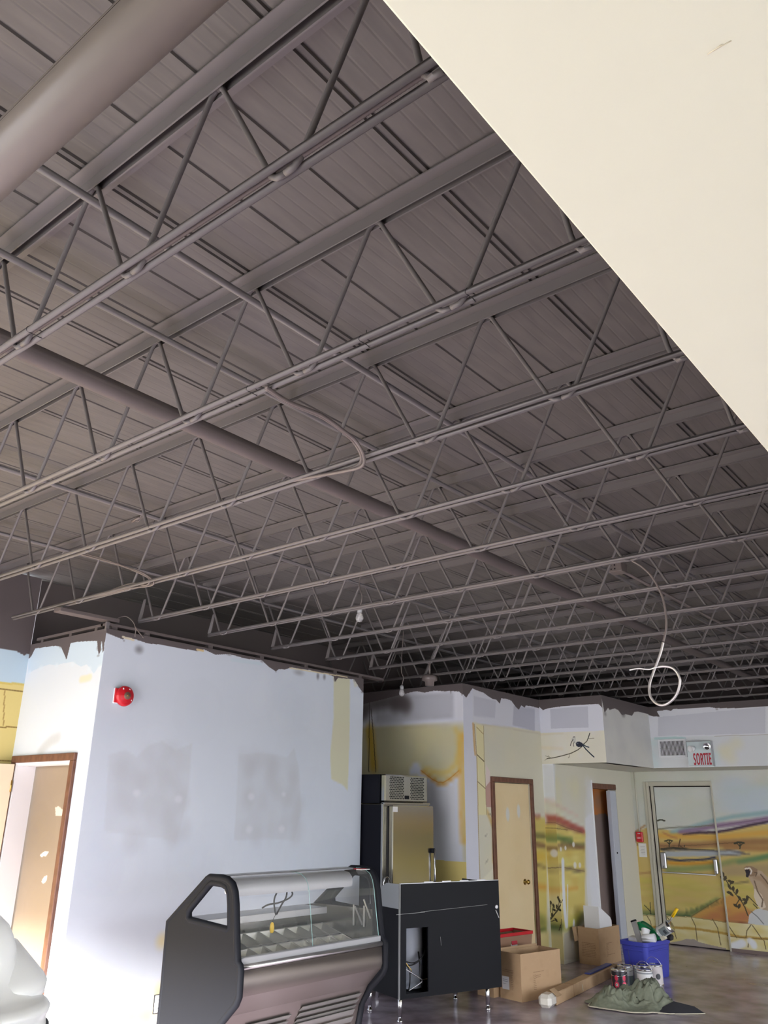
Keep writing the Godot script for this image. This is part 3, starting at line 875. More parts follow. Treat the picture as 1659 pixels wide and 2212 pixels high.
func mural_exit(cv):
	var w: int = cv.im.get_width()
	# washed sky
	for k in 60: blob(cv, 330 + rng.randf() * 1500, 120 + rng.randf() * 450, 0.4, 0.18, [c8(206, 206, 188, 0.4), c8(200, 208, 206, 0.4), c8(212, 214, 208, 0.4)][k % 3])
	for k in 30: blob(cv, 1250 + rng.randf() * 700, 200 + rng.randf() * 320, 0.35, 0.15, c8(192, 204, 214, 0.45))
	# far field
	poly(cv, [300, 700, 380, 700, 520, 640, 850, 690, 1140, 680, 1659, 610, 4600, 560, 4600, 1520, 300, 1520], c8(204, 180, 110))
	stroke(cv, [740, 690, 900, 650, 1140, 580, 1300, 545, 1659, 500, 2000, 480], 0.1, c8(142, 176, 180, 0.6), 1.0)
	stroke(cv, [820, 690, 1000, 660, 1140, 630, 1400, 600, 1659, 560, 4400, 530], 0.11, c8(138, 112, 142, 0.7), 0.9)
	stroke(cv, [850, 712, 1000, 692, 1150, 690, 1300, 665, 1500, 620, 1659, 590, 4400, 560], 0.045, c8(78, 60, 76, 0.8), 0.7)
	stroke(cv, [600, 660, 800, 640, 950, 640, 1140, 620], 0.02, c8(136, 136, 120, 0.7))
	stroke(cv, [290, 740, 400, 690, 500, 620], 0.03, c8(176, 136, 90, 0.7))
	stroke(cv, [620, 720, 900, 730, 1140, 740, 1659, 690, 4400, 660], 0.12, c8(214, 166, 76, 0.7), 1.0)
	stroke(cv, [660, 690, 740, 730, 800, 745], 0.03, c8(186, 130, 84, 0.6))
	for q in [[300, 780], [340, 900], [380, 1000]]: blob(cv, q[0], q[1], 0.2, 0.15, c8(202, 172, 84, 0.6))
	stroke(cv, [290, 810, 400, 800, 480, 800], 0.05, c8(126, 104, 60, 0.6), 0.9)
	stroke(cv, [620, 820, 800, 815, 1000, 810, 1200, 795, 1450, 780, 1800, 770], 0.16, c8(146, 104, 70, 0.6), 1.0)
	stroke(cv, [1250, 830, 1659, 840, 4400, 830], 0.14, c8(160, 116, 74, 0.6), 1.0)
	stroke(cv, [640, 850, 760, 835, 900, 850], 0.035, c8(54, 54, 44, 0.8), 0.7)
	# lake
	stroke(cv, [690, 895, 850, 890, 1000, 890, 1150, 885, 1300, 880, 1400, 885], 0.13, c8(168, 174, 178, 0.95), 0.5, 0.75)
	stroke(cv, [660, 860, 900, 852, 1150, 862, 1300, 860, 1440, 885], 0.02, c8(96, 92, 96, 0.8))
	stroke(cv, [700, 940, 820, 955, 950, 950, 1060, 945, 1160, 925], 0.03, c8(60, 62, 82, 0.85), 0.6)
	stroke(cv, [1190, 905, 1350, 900, 1490, 888], 0.02, c8(110, 104, 96, 0.7))
	# near bands
	stroke(cv, [720, 975, 850, 985, 1000, 980, 1140, 975], 0.08, c8(206, 150, 54, 0.8), 0.9)
	stroke(cv, [700, 1040, 900, 1035, 1150, 1010, 1300, 970, 1500, 940, 1700, 920, 4400, 900], 0.14, c8(128, 146, 92, 0.6), 1.0)
	stroke(cv, [1380, 975, 1500, 950, 1659, 910, 4400, 890], 0.1, c8(96, 138, 96, 0.6), 1.0)
	stroke(cv, [1250, 1060, 1420, 1050, 1659, 1040, 4400, 1030], 0.3, c8(172, 152, 112, 0.75), 0.9)
	stroke(cv, [1220, 1190, 1350, 1170, 1480, 1150], 0.03, c8(120, 106, 76, 0.7))
	for k in 140: blob(cv, 300 + rng.randf() * 3600, 1120 + rng.randf() * 300, 0.3, 0.06, [c8(204, 190, 98, 0.5), c8(190, 178, 88, 0.5), c8(214, 202, 120, 0.5)][k % 3])
	stroke(cv, [320, 1060, 450, 1075, 620, 1060], 0.04, c8(170, 130, 84, 0.6), 0.9)
	stroke(cv, [330, 1440, 480, 1450, 700, 1460, 900, 1470, 1000, 1430, 1200, 1320], 0.14, c8(112, 128, 76, 0.6), 1.0)
	stroke(cv, [440, 1470, 700, 1475, 930, 1485], 0.05, c8(72, 96, 66, 0.7), 0.8)
	poly(cv, [925, 1490, 1080, 1390, 1210, 1310, 1330, 1270, 1480, 1420, 1560, 1560, 1200, 1540], c8(204, 156, 84))
	for k in 24: blob(cv, 1050 + rng.randf() * 450, 1420 + rng.randf() * 110, 0.15, 0.07, [c8(196, 136, 82, 0.5), c8(186, 120, 84, 0.5)][k % 2])
	stroke(cv, [1250, 1540, 1400, 1545, 1500, 1550], 0.06, c8(140, 92, 66, 0.8), 0.9)
	for k in 22:
		var gx := 870.0 + k * 16
		var gy := 1470.0 - k * 5
		stroke(cv, [gx, gy, gx + rng.randf_range(-10, 14), gy - rng.randf_range(30, 70)], 0.008, c8(66, 84, 56, 0.7), 0.5)
	soften(cv, 5.0)
	stroke(cv, [850, 712, 1000, 692, 1150, 690, 1300, 665, 1500, 620, 1659, 590, 4400, 560], 0.018, c8(70, 56, 70, 0.6), 0.7)
	stroke(cv, [640, 850, 760, 838, 900, 850, 1150, 860], 0.016, c8(54, 54, 44, 0.6), 0.7)
	stroke(cv, [700, 940, 820, 955, 950, 950, 1060, 945, 1160, 925], 0.018, c8(60, 62, 82, 0.6), 0.6)
	stroke(cv, [600, 662, 800, 642, 950, 640, 1140, 622], 0.01, c8(110, 110, 96, 0.6), 0.6)
	stroke(cv, [1155, 640, 1300, 610, 1450, 590, 1659, 555], 0.012, c8(110, 90, 110, 0.5), 0.7)
	stroke(cv, [640, 820, 800, 818, 1000, 812, 1200, 798, 1400, 785], 0.012, c8(96, 74, 54, 0.6), 0.7)
	stroke(cv, [930, 1488, 1080, 1392, 1210, 1312], 0.01, c8(120, 96, 60, 0.6), 0.6)
	# trees and a grazing shape by the lake
	var ink := c8(62, 62, 46)
	for t in [[718, 770, 1.0], [1390, 790, 1.25], [640, 578, 1.1]]:
		stroke(cv, [t[0] - 38 * t[2], t[1] + 6, t[0] - 10, t[1] - 4, t[0] + 12, t[1] - 4, t[0] + 38 * t[2], t[1] + 6], 0.035 * t[2], ink, 0.5, 0.7)
		if t[1] > 600:
			stroke(cv, [t[0] + 4, t[1], t[0] + 4, t[1] + 60], 0.018, ink, 0.4)
			stroke(cv, [t[0] + 4, t[1] + 35, t[0] - 22, t[1] + 8], 0.01, ink, 0.4)
			stroke(cv, [t[0] + 4, t[1] + 35, t[0] + 26, t[1] + 8], 0.01, ink, 0.4)
	stroke(cv, [826, 755, 818, 790, 810, 830], 0.016, c8(96, 72, 48), 0.4)
	stroke(cv, [810, 815, 850, 835], 0.02, c8(96, 72, 48, 0.8), 0.5)
	stroke(cv, [862, 830, 868, 812], 0.01, ink, 0.4)
	# stone course
	poly(cv, [300, 1500, 420, 1470, 560, 1472, 700, 1478, 930, 1490, 1260, 1540, 1480, 1560, 1900, 1580, 4600, 1600, 4600, 2300, 300, 2300], c8(226, 214, 160))
	for k in 120: blob(cv, 320 + rng.randf() * 3600, 1530 + rng.randf() * 250, 0.14, 0.06, [c8(236, 230, 196, 0.6), c8(212, 190, 104, 0.5), c8(222, 206, 130, 0.5)][k % 3])
	stroke(cv, [300, 1600, 500, 1590, 700, 1590, 900, 1600, 1000, 1610, 1200, 1640, 1400, 1680, 1659, 1700, 4400, 1720], 0.05, c8(188, 146, 62, 0.65), 0.9)
	for t in [[510, 1475, 545, 1530, 560, 1600], [700, 1490, 750, 1560, 790, 1700], [930, 1495, 970, 1580, 985, 1720], [1130, 1510, 1180, 1600, 1210, 1760], [1270, 1550, 1330, 1640, 1365, 1690], [1500, 1565, 1460, 1620, 1450, 1690], [1510, 1570, 1560, 1640, 1600, 1700], [1480, 1690, 1470, 1780], [1620, 1710, 1640, 1800]]: stroke(cv, t, 0.012, c8(96, 80, 50, 0.8), 0.5)
	stroke(cv, [1270, 1670, 1450, 1690, 1600, 1700, 1900, 1705], 0.014, c8(120, 96, 50, 0.8), 0.5)
	stroke(cv, [450, 1478, 700, 1484, 930, 1494, 1180, 1530, 1260, 1545], 0.012, c8(150, 130, 80, 0.7), 0.5)
	# patched foot of the wall
	poly(cv, [840, 1715, 880, 1700, 960, 1705, 1000, 1730, 1120, 1760, 1260, 1790, 1260, 1900, 700, 1900, 700, 1740], c8(160, 148, 150, 0.8))
	stroke(cv, [1330, 1770, 1420, 1740, 1460, 1760], 0.14, c8(236, 238, 240, 0.9), 0.6)
	stroke(cv, [1490, 1720, 1520, 1740, 1530, 1790], 0.12, c8(236, 238, 240, 0.9), 0.6)
	# monkey crouching on a pale rock
	poly(cv, [1480, 1470, 1540, 1420, 1650, 1400, 1800, 1420, 1900, 1560, 1700, 1580, 1470, 1555], c8(206, 208, 206))
	stroke(cv, [1500, 1440, 1560, 1490, 1620, 1560], 0.014, c8(110, 112, 110, 0.8), 0.5)
	poly(cv, [1470, 1110, 1540, 1040, 1600, 1060, 1660, 1120, 1760, 1240, 1800, 1400, 1700, 1440, 1600, 1420, 1560, 1390, 1530, 1300, 1520, 1200], c8(186, 164, 138))
	stroke(cv, [1530, 1110, 1600, 1130, 1680, 1220, 1750, 1330], 0.1, c8(172, 146, 118, 0.7), 0.9)
	poly(cv, [1530, 1220, 1600, 1280, 1640, 1400, 1600, 1420, 1560, 1390, 1525, 1300], c8(222, 208, 186))
	stroke(cv, [1530, 1150, 1560, 1250, 1610, 1330, 1600, 1400], 0.02, c8(120, 100, 80, 0.8), 0.5)
	stroke(cv, [1590, 1090, 1640, 1150, 1659, 1180], 0.02, c8(110, 90, 72, 0.8), 0.5)
	poly(cv, [1428, 1030, 1450, 1010, 1500, 1010, 1560, 1040, 1556, 1080, 1530, 1105, 1490, 1110, 1450, 1060], c8(152, 126, 100))
	stroke(cv, [1440, 1035, 1490, 1030, 1505, 1060, 1490, 1090], 0.022, c8(232, 226, 214), 0.4)
	poly(cv, [1440, 1048, 1478, 1042, 1492, 1065, 1482, 1095, 1470, 1118, 1452, 1115, 1450, 1075], c8(52, 46, 50))
	stroke(cv, [1530, 1070, 1556, 1075, 1540, 1110], 0.012, c8(100, 82, 64, 0.9), 0.5)
	# leafy stem in front of it
	var twig := c8(78, 70, 50)
	stroke(cv, [1470, 1480, 1440, 1400, 1400, 1330, 1340, 1260, 1290, 1190, 1235, 1100], 0.016, twig, 0.4)
	for t in [[1475, 1300, 1560, 1385], [1300, 1190, 1310, 1150], [1400, 1330, 1460, 1340], [1390, 1320, 1350, 1390], [1520, 1370, 1560, 1410]]: stroke(cv, t, 0.01, twig, 0.4)
	leaf_spray(cv, [1440, 1400, 1470, 1480], [[1235, 1090, 80], [1225, 1125, 40], [1255, 1125, 120], [1300, 1155, 20], [1318, 1165, 150], [1295, 1210, 60], [1330, 1225, 100], [1292, 1262, 10], [1365, 1250, 110], [1310, 1275, 40], [1440, 1330, 20], [1462, 1315, 100], [1445, 1355, 140], [1355, 1385, 30], [1385, 1390, 120], [1390, 1315, 60]], 0.038, twig)
	stroke(cv, [490, 1380, 540, 1430, 555, 1465], 0.01, ink, 0.5)
	stroke(cv, [545, 1355, 548, 1465], 0.01, ink, 0.5)

func wall_framing():
	var o := thing("wall_framing", "dark steel top track with stud ends standing clear of the big white wall's top edge", "wall framing", Vector3(WHITE_X - 0.06, 2.98, NOOK_Z - 0.06))
	part("top_track", boxed(Vector3(0, 0.04, -1.7), Vector3(0.1, 0.022, 3.5), 0.002), M.dark, o)
	part("top_track", boxed(Vector3(-0.53, 0.04, 0), Vector3(1.02, 0.022, 0.1), 0.002), M.dark, o)
	for z in [-0.02, -0.33, -1.0, -1.62, -2.22, -2.65, -3.05]: part("stud", boxed(Vector3(0.01, 0.015, z), Vector3(0.07, 0.032, 0.05)), M.dark, o)
	for x in [-0.12, -0.5, -0.95]: part("stud", boxed(Vector3(x, 0.015, 0.01), Vector3(0.04, 0.032, 0.07)), M.dark, o)
	part("corner_clip", boxed(Vector3(0.045, 0.02, 0.05), Vector3(0.02, 0.07, 0.03), 0.002), M.steel, o)
	# channel that ties the corner to the fourth joist
	var a := Vector3(-5.76, 3.068, -3.12)
	var b := Vector3(-5.76, 3.055, -3.62)
	single("brace_channel", boxed((a + b) / 2, Vector3(0.1, 0.03, 0.52), 0.003), M.dark, "short flat channel tying the white wall's corner to the fourth joist", "brace")

func casing(root, w: float, h: float, along: Vector3, out: Vector3, m: Material, width := 0.055, depth := 0.03):
	# flat trim round an opening that starts at the root's origin
	var bs := Basis(along, Vector3.UP, out)
	part("side_casing", boxed(along * (-width / 2) + Vector3(0, h / 2, 0) + out * (depth / 2 - 0.002), Vector3(width, h, depth), 0.004, bs), m, root)
	part("side_casing", boxed(along * (w + width / 2) + Vector3(0, h / 2, 0) + out * (depth / 2 - 0.002), Vector3(width, h, depth), 0.004, bs), m, root)
	part("head_casing", boxed(along * (w / 2) + Vector3(0, h + width / 2, 0) + out * (depth / 2 - 0.002), Vector3(w + 2 * width, width, depth), 0.004, bs), m, root)

func left_door(x0: float, x1: float, top: float):
	var w := x1 - x0
	var o := thing("door_1", "open cream door in a brown trimmed doorway at the left edge", "door", Vector3(x0, 0, NOOK_Z), 0, "", "structure")
	casing(o, w, top, Vector3.RIGHT, Vector3.BACK, M.wood)
	part("jamb", boxed(Vector3(0.012, top / 2, -0.07), Vector3(0.022, top, 0.17)), M.white, o)
	part("jamb", boxed(Vector3(w - 0.012, top / 2, -0.07), Vector3(0.022, top, 0.15)), M.white, o)
	part("jamb", boxed(Vector3(w / 2, top - 0.012, -0.07), Vector3(w - 0.05, 0.022, 0.15)), M.white, o)
	var turn := Basis(Vector3.UP, deg_to_rad(-112))
	var leaf := part("leaf", boxed(Vector3(0.02, top / 2 + 0.005, 0) + turn * Vector3(0.43, 0, 0.02) + Vector3(0, 0, 0.03), Vector3(0.86, top - 0.03, 0.04), 0.003, turn), M.door_cream, o)
	for y in [0.3, 1.1, 1.8]: part("hinge", tubed([Vector3(0.02, y - 0.045, 0.032), Vector3(0.02, y + 0.045, 0.032)], 0.007), M.brass, leaf)
	# what shows through the doorway
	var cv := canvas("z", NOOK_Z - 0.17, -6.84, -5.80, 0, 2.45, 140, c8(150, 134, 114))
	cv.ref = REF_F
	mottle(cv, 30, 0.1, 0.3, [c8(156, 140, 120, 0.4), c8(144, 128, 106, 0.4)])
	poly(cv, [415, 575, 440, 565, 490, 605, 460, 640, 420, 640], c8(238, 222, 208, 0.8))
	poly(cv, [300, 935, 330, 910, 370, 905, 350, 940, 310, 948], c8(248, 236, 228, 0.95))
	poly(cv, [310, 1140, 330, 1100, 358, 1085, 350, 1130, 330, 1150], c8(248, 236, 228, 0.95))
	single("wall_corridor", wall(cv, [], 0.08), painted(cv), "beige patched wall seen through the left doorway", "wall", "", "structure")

func back_door(z0: float, z1: float, top: float):
	var w := z0 - z1
	var o := thing("door_2", "closed cream door in dark brown trim with a brass knob", "door", Vector3(BACK_X, 0, z0), 0, "", "structure")
	casing(o, w, top, Vector3.FORWARD, Vector3.RIGHT, M.wood)
	var bs := Basis(Vector3.FORWARD, Vector3.UP, Vector3.RIGHT)
	var cv := canvas("x", BACK_X, -z0, -z1, 0, top, 160, c8(231, 209, 164))
	cv.ref = REF_E
	mottle(cv, 30, 0.1, 0.3, [c8(236, 216, 174, 0.4), c8(226, 202, 154, 0.4)])
	blob(cv, 342, 430, 0.055, 0.1, c8(218, 218, 214, 0.9), 0.4)
	blob(cv, 445, 400, 0.05, 0.1, c8(218, 218, 214, 0.9), 0.4)
	var st := begin()
	piece(st, cv, -z0 + 0.008, -z1 - 0.008, 0.008, top - 0.008, 0.04, -0.012)
	var leaf := part("leaf", st, painted(cv, 0.55), o, -o.position)
	var k := on_x(1144, 1905, BACK_X + 0.03)
	part("knob", lathed([Vector2(0, 0), Vector2(0.032, 0.001), Vector2(0.033, 0.006), Vector2(0.012, 0.012), Vector2(0.011, 0.03), Vector2(0.024, 0.038), Vector2(0.028, 0.05), Vector2(0.02, 0.062), Vector2(0, 0.066)], 20, Vector3(BACK_X - 0.012, k.y, k.z + 0.04), Basis(Vector3.BACK, Vector3.RIGHT, Vector3.UP)), M.brass, leaf)
	for y in [0.25, 1.0, 1.78]: part("hinge", tubed([Vector3(BACK_X - 0.002, y - 0.045, z0 - 0.004), Vector3(BACK_X - 0.002, y + 0.045, z0 - 0.004)], 0.008), M.brass, leaf)

func opening(z0: float, z1: float, top: float):
	var o := thing("door_3", "narrow dark opening with a brown head trim and a pale blue-grey metal post", "doorway", Vector3(SIDE_X, 0, z0), 0, "", "structure")
	var w := z0 - z1
	part("head_casing", boxed(Vector3(-0.02, top - 0.03, -w / 2), Vector3(0.06, 0.07, w - 0.01), 0.004), M.wood, o)
	part("edge_strip", boxed(Vector3(0.004, top / 2 + 0.02, 0.012), Vector3(0.012, top + 0.04, 0.03), 0.003), M.white, o)
	part("metal_post", boxed(Vector3(-0.03, (top - 0.08) / 2, -w + 0.1), Vector3(0.06, top - 0.08, 0.19), 0.004), M.grey_door, o)
	part("bolt", lathed([Vector2(0, 0), Vector2(0.012, 0), Vector2(0.01, 0.008), Vector2(0, 0.01)], 12, Vector3(0.0, 1.15, -w + 0.12), Basis(Vector3.BACK, Vector3.RIGHT, Vector3.UP)), M.black, o)
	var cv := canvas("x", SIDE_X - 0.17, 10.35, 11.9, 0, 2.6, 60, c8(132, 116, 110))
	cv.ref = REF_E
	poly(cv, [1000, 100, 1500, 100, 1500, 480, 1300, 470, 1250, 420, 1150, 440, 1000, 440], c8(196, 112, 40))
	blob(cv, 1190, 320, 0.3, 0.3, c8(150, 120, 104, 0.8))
	single("wall_closet", wall(cv, [], 0.08), painted(cv), "dim wall inside the narrow opening, orange above and brown below", "wall", "", "structure")

func exit_door(cv, m, x0: float, x1: float, top: float):
	var o := thing("door_4", "exit door carrying the savanna mural, with steel crossbar and grey steel frame", "door", Vector3(x0, 0, EXIT_Z), 0, "", "structure")
	var d0 := on_z(1410, 1699, EXIT_Z).x - x0
	var w := x1 - x0
	var fm := mat("frame_paint", c8(186, 183, 166), 0.45)
	# stepped steel jamb on the left, plain head, slim right edge
	part("jamb", boxed(Vector3(0.02, top / 2, 0.0), Vector3(0.04, top, 0.06), 0.004), fm, o)
	part("jamb", boxed(Vector3(0.06, top / 2, 0.012), Vector3(0.034, top, 0.05), 0.004), fm, o)
	part("jamb", boxed(Vector3(d0 - 0.024, top / 2, -0.03), Vector3(0.04, top, 0.05), 0.004), fm, o)
	part("head", boxed(Vector3(w / 2, top - 0.03, 0.0), Vector3(w, 0.06, 0.05), 0.004), fm, o)
	part("edge_strip", boxed(Vector3(w + 0.006, top / 2, 0.006), Vector3(0.022, top, 0.02), 0.003), fm, o)
	var st := begin()
	piece(st, cv, x0 + d0 + 0.008, x1 - 0.008, 0.012, top - 0.074, 0.04, -0.014)
	var leaf := part("leaf", st, m, o, -o.position)
	var a := on_z(1430, 1862, EXIT_Z + 0.03)
	var b := on_z(1547, 1872, EXIT_Z + 0.03)
	part("latch_case", boxed(a + Vector3(0.02, 0.02, -0.02), Vector3(0.075, 0.21, 0.05), 0.012), M.aluminium, leaf)
	part("latch_case", boxed(b + Vector3(-0.01, 0.0, -0.02), Vector3(0.05, 0.19, 0.05), 0.012), M.aluminium, leaf)
	var p := on_z(1430.5, 1884, EXIT_Z + 0.075)
	var q := on_z(1546, 1888.5, EXIT_Z + 0.075)
	q.y = p.y
	part("crossbar", tubed([a + Vector3(0.02, -0.05, 0), p, q, b + Vector3(-0.01, -0.06, 0)], 0.0085, 8), M.aluminium, leaf)

# ---------------------------------------------------------------- display case
func case_profile() -> PackedVector2Array:
	var raw := [Vector2(-4.755, 0.05), Vector2(-4.754, 0.60), Vector2(-4.756, 0.962), Vector2(-4.40, 1.238), Vector2(-4.375, 1.250), Vector2(-4.26, 1.252), Vector2(-4.20, 1.244), Vector2(-4.155, 1.222), Vector2(-4.128, 1.18), Vector2(-4.110, 1.11), Vector2(-4.098, 1.03), Vector2(-4.066, 0.83), Vector2(-4.058, 0.80), Vector2(-4.036, 0.785), Vector2(-4.028, 0.76), Vector2(-4.026, 0.62), Vector2(-4.045, 0.582), Vector2(-4.16, 0.472), Vector2(-4.235, 0.37), Vector2(-4.27, 0.24), Vector2(-4.275, 0.05)]
	return PackedVector2Array(raw)

func case_side(st: SurfaceTool, z: float):
	var hole := PackedVector2Array([Vector2(-4.552, 1.0), Vector2(-4.556, 1.03), Vector2(-4.535, 1.055), Vector2(-4.37, 1.196), Vector2(-4.345, 1.207), Vector2(-4.262, 1.206), Vector2(-4.212, 1.192), Vector2(-4.185, 1.155), Vector2(-4.172, 1.10), Vector2(-4.155, 0.972), Vector2(-4.168, 0.962), Vector2(-4.19, 0.962), Vector2(-4.53, 0.985)])
	var out := case_profile()
	# two halves that meet along a cut through the window, so that each is a plain polygon
	var cut := Vector2(-4.5, 0.05)
	var left := PackedVector2Array([cut, out[0], out[1], out[2], out[3], out[4], hole[4], hole[3], hole[2], hole[1], hole[0], hole[12], hole[11]])
	var right := PackedVector2Array([cut, hole[11], hole[10], hole[9], hole[8], hole[7], hole[6], hole[5], hole[4]])
	for k in range(4, 21): right.append(out[k])
	for p in [left, right]:
		var idx := Geometry2D.triangulate_polygon(p)
		st.set_smooth_group(-1)
		for k in range(0, idx.size(), 3):
			var t := [p[idx[k]], p[idx[k + 1]], p[idx[k + 2]]]
			for s in [0.018, -0.018]:
				facing(st, [Vector3(t[0].x, t[0].y, z + s), Vector3(t[1].x, t[1].y, z + s), Vector3(t[2].x, t[2].y, z + s)], Vector3(t[0].x, t[0].y, z))
	for loop in [[out, -0.010], [hole, 0.006]]:
		var pts := []
		for v in loop[0]: pts.append(Vector3(v.x, v.y, z))
		var c: Vector3 = (pts[0] + pts[pts.size() / 2]) / 2.0
		for k in pts.size():
			pts[k] += (pts[k] - c).normalized() * loop[1]
		tube(st, pts, 0.022, 10, true)

func cooler():
	var z0 := -3.663
	var z1 := -5.025
	var o := thing("display_case", "black and brushed metal display case with a curved glass front, before the white wall", "display case")
	for z in [z0, z1]:
		var st := begin()
		case_side(st, z)
		part("side_panel", st, M.black, o)
	var len := z0 - z1 - 0.05
	var mid := (z0 + z1) / 2
	var za := mid + len / 2
	var zb := mid - len / 2
	# glass: two bent panes with a visible joint, thin but solid
	var bend := [Vector2(-4.30, 1.246), Vector2(-4.26, 1.247), Vector2(-4.21, 1.239), Vector2(-4.165, 1.215), Vector2(-4.14, 1.175), Vector2(-4.122, 1.11), Vector2(-4.11, 1.03), Vector2(-4.082, 0.86), Vector2(-4.073, 0.805)]
	var joint := -4.312
	for span in [[za, joint + 0.002], [joint - 0.002, zb]]:
		var st := begin(true)
		sheet(st, bend, span[0], span[1], true, false)
		part("glass_pane", st, M.glass, o)
	var edge := []
	for v in bend: edge.append(Vector3(v.x, v.y, joint))
	part("glass_edge", tubed(edge, 0.0017, 6), M.glass_edge, o)
	var edge2 := []
	for v in bend: edge2.append(Vector3(v.x, v.y, zb + 0.012))
	part("glass_edge", tubed(edge2, 0.0022, 6), M.glass_edge, o)
	# lamp hood under the glass top
	var st := begin(true)
	var hood := [Vector2(-4.40, 1.226), Vector2(-4.30, 1.236), Vector2(-4.23, 1.228), Vector2(-4.20, 1.20), Vector2(-4.195, 1.165), Vector2(-4.197, 1.14)]
	sheet(st, hood, za, zb + 0.17, true, false)
	var inner := []
	for v in hood: inner.append(v + Vector2(-0.006, -0.006))
	sheet(st, inner, za, zb + 0.17, true, true)
	part("lamp_hood", st, mat("hood", c8(190, 192, 194), 0.4, 0.3), o)
	part("lamp_tube", tubed([Vector3(-4.27, 1.16, za - 0.02), Vector3(-4.27, 1.16, zb + 0.2)], 0.013, 12), M.gloss_white, o)
	part("top_rail", boxed(Vector3(-4.36, 1.243, mid), Vector3(0.11, 0.012, len), 0.003), M.aluminium, o)
	part("label", boxed(Vector3(-4.22, 1.246, zb + 0.06), Vector3(0.07, 0.004, 0.07)), M.sign_red, o)
	part("label", boxed(Vector3(-4.19, 1.243, zb + 0.06), Vector3(0.05, 0.004, 0.10)), M.paper, o)
	# front: sill, bumper, upper panel, kick panel with louvres
	part("glass_sill", boxed(Vector3(-4.083, 0.79, mid), Vector3(0.045, 0.05, len), 0.004), M.grey_plastic, o)
	part("bumper", tubed([Vector3(-4.058, 0.765, za), Vector3(-4.058, 0.765, zb)], 0.016, 12), M.aluminium, o)
	var prof := [Vector2(-4.07, 0.75), Vector2(-4.052, 0.745), Vector2(-4.046, 0.64), Vector2(-4.056, 0.61)]
	st = begin(true)
	sheet(st, prof, za, zb, true, false)
	part("front_panel", st, M.panel, o)
	st = begin()
	sheet(st, [Vector2(-4.056, 0.61), Vector2(-4.175, 0.492), Vector2(-4.255, 0.36), Vector2(-4.285, 0.24), Vector2(-4.29, 0.06)], za, zb, false, false)
	var kick := part("kick_panel", st, M.panel, o)
	var nrm := Vector3(0.856, -0.517, 0)
	for g in [[-3.90, -4.28, 4], [-4.36, -4.95, 6]]:
		var gz: float = (g[0] + g[1]) / 2
		var run := Vector3(-0.075, -0.125, 0).normalized()
		var root := Vector3(-4.193, 0.462, gz) if g[2] == 6 else Vector3(-4.213, 0.43, gz)
		for k in g[2]:
			var c: Vector3 = root + run * (0.028 + 0.047 * k) if k < 3 else Vector3(-4.264 - 0.012 * (k - 3), 0.328 - 0.047 * (k - 3), gz)
			part("louvre", boxed(c + nrm * 0.006, Vector3(0.004, 0.040, g[0] - g[1]), 0.0, Basis(Vector3.BACK, deg_to_rad(-48.0 if k < 3 else -30.0))), M.grille, kick)
	# body behind and below
	st = begin()
	box(st, Vector3(-4.52, 0.38, mid), Vector3(0.44, 0.66, len))
	part("body", st, M.panel, o)
	part("plinth", boxed(Vector3(-4.52, 0.025, mid), Vector3(0.40, 0.05, len - 0.1)), M.black, o)
	# well: tilted pan deck, rear wall, rear shelf
	var tilt := Basis(Vector3.BACK, -0.262)
	part("pan_deck", boxed(Vector3(-4.41, 0.712, mid), Vector3(0.62, 0.012, len), 0, tilt), M.stainless, o)
	part("rear_wall", boxed(Vector3(-4.70, 0.86, mid), Vector3(0.02, 0.24, len)), M.stainless, o)
	part("rear_shelf", boxed(Vector3(-4.58, 0.972, mid + 0.07), Vector3(0.24, 0.018, len - 0.16), 0.004), M.aluminium, o)
	part("shelf_lip", boxed(Vector3(-4.456, 0.962, mid + 0.07), Vector3(0.008, 0.045, len - 0.16), 0.002), M.aluminium, o)
	part("well_cheek", boxed(Vector3(-4.42, 0.86, zb + 0.012), Vector3(0.58, 0.24, 0.008)), M.stainless, o)
	part("well_cheek", boxed(Vector3(-4.42, 0.83, za - 0.012), Vector3(0.58, 0.18, 0.008)), M.stainless, o)
	for q in [[-4.30, 0.93, 0.0], [-4.20, 0.93, 0.0], [-4.17, 0.98, 0.5], [-4.25, 0.93, 0.55]]:
		part("support_arm", boxed(Vector3(q[0], q[1], zb + 0.03), Vector3(0.014, 0.14, 0.008), 0.003, Basis(Vector3.BACK, q[2])), M.aluminium, o)
	var n_pan := 0
	for row in [[-4.525, 0.826, 7, -4.127], [-4.315, 0.770, 8, -3.985]]:
		for k in row[2]:
			var label: String = ["steel dipping pan in the rear row, %s", "steel dipping pan in the front row, %s"][n_pan]
			var where: String = "nearest the left end" if k == 0 else ("against the right end" if k == row[2] - 1 else ("just left of the yellow plug" if n_pan == 0 and k == 1 else ("beside the glass joint" if n_pan == 0 and k == 4 else ["", "", "second", "third", "fourth", "fifth", "sixth", "seventh"][row[2] - k] + " from the right end")))
			pan(Vector3(row[0], row[1], row[3] - 0.1325 * k), tilt, label % where)
		n_pan += 1
	# loose lamp lead with a yellow plug
	var w := thing("lamp_lead", "dark looped lamp lead ending in a bright yellow plug, hanging inside the display case", "cable", Vector3(-4.3, 1.14, -4.17))
	for q in [[[838, 278], [822, 320], [822, 370], [832, 425]], [[908, 268], [900, 310], [870, 360], [836, 425]], [[938, 262], [944, 290], [915, 318], [850, 345], [780, 358], [740, 380]]]:
		var pts := []
		for p in q: pts.append(on_x(330 + p[0] * 0.31947, 1840 + p[1] * 0.31947, -4.3) - w.position)
		part("wire", tubed(spline(pts, 0.01), 0.0055, 8), M.rubber, w)
	var a := on_x(330 + 834 * 0.31947, 1840 + 420 * 0.31947, -4.3) - w.position
	var b := on_x(330 + 808 * 0.31947, 1840 + 478 * 0.31947, -4.3) - w.position
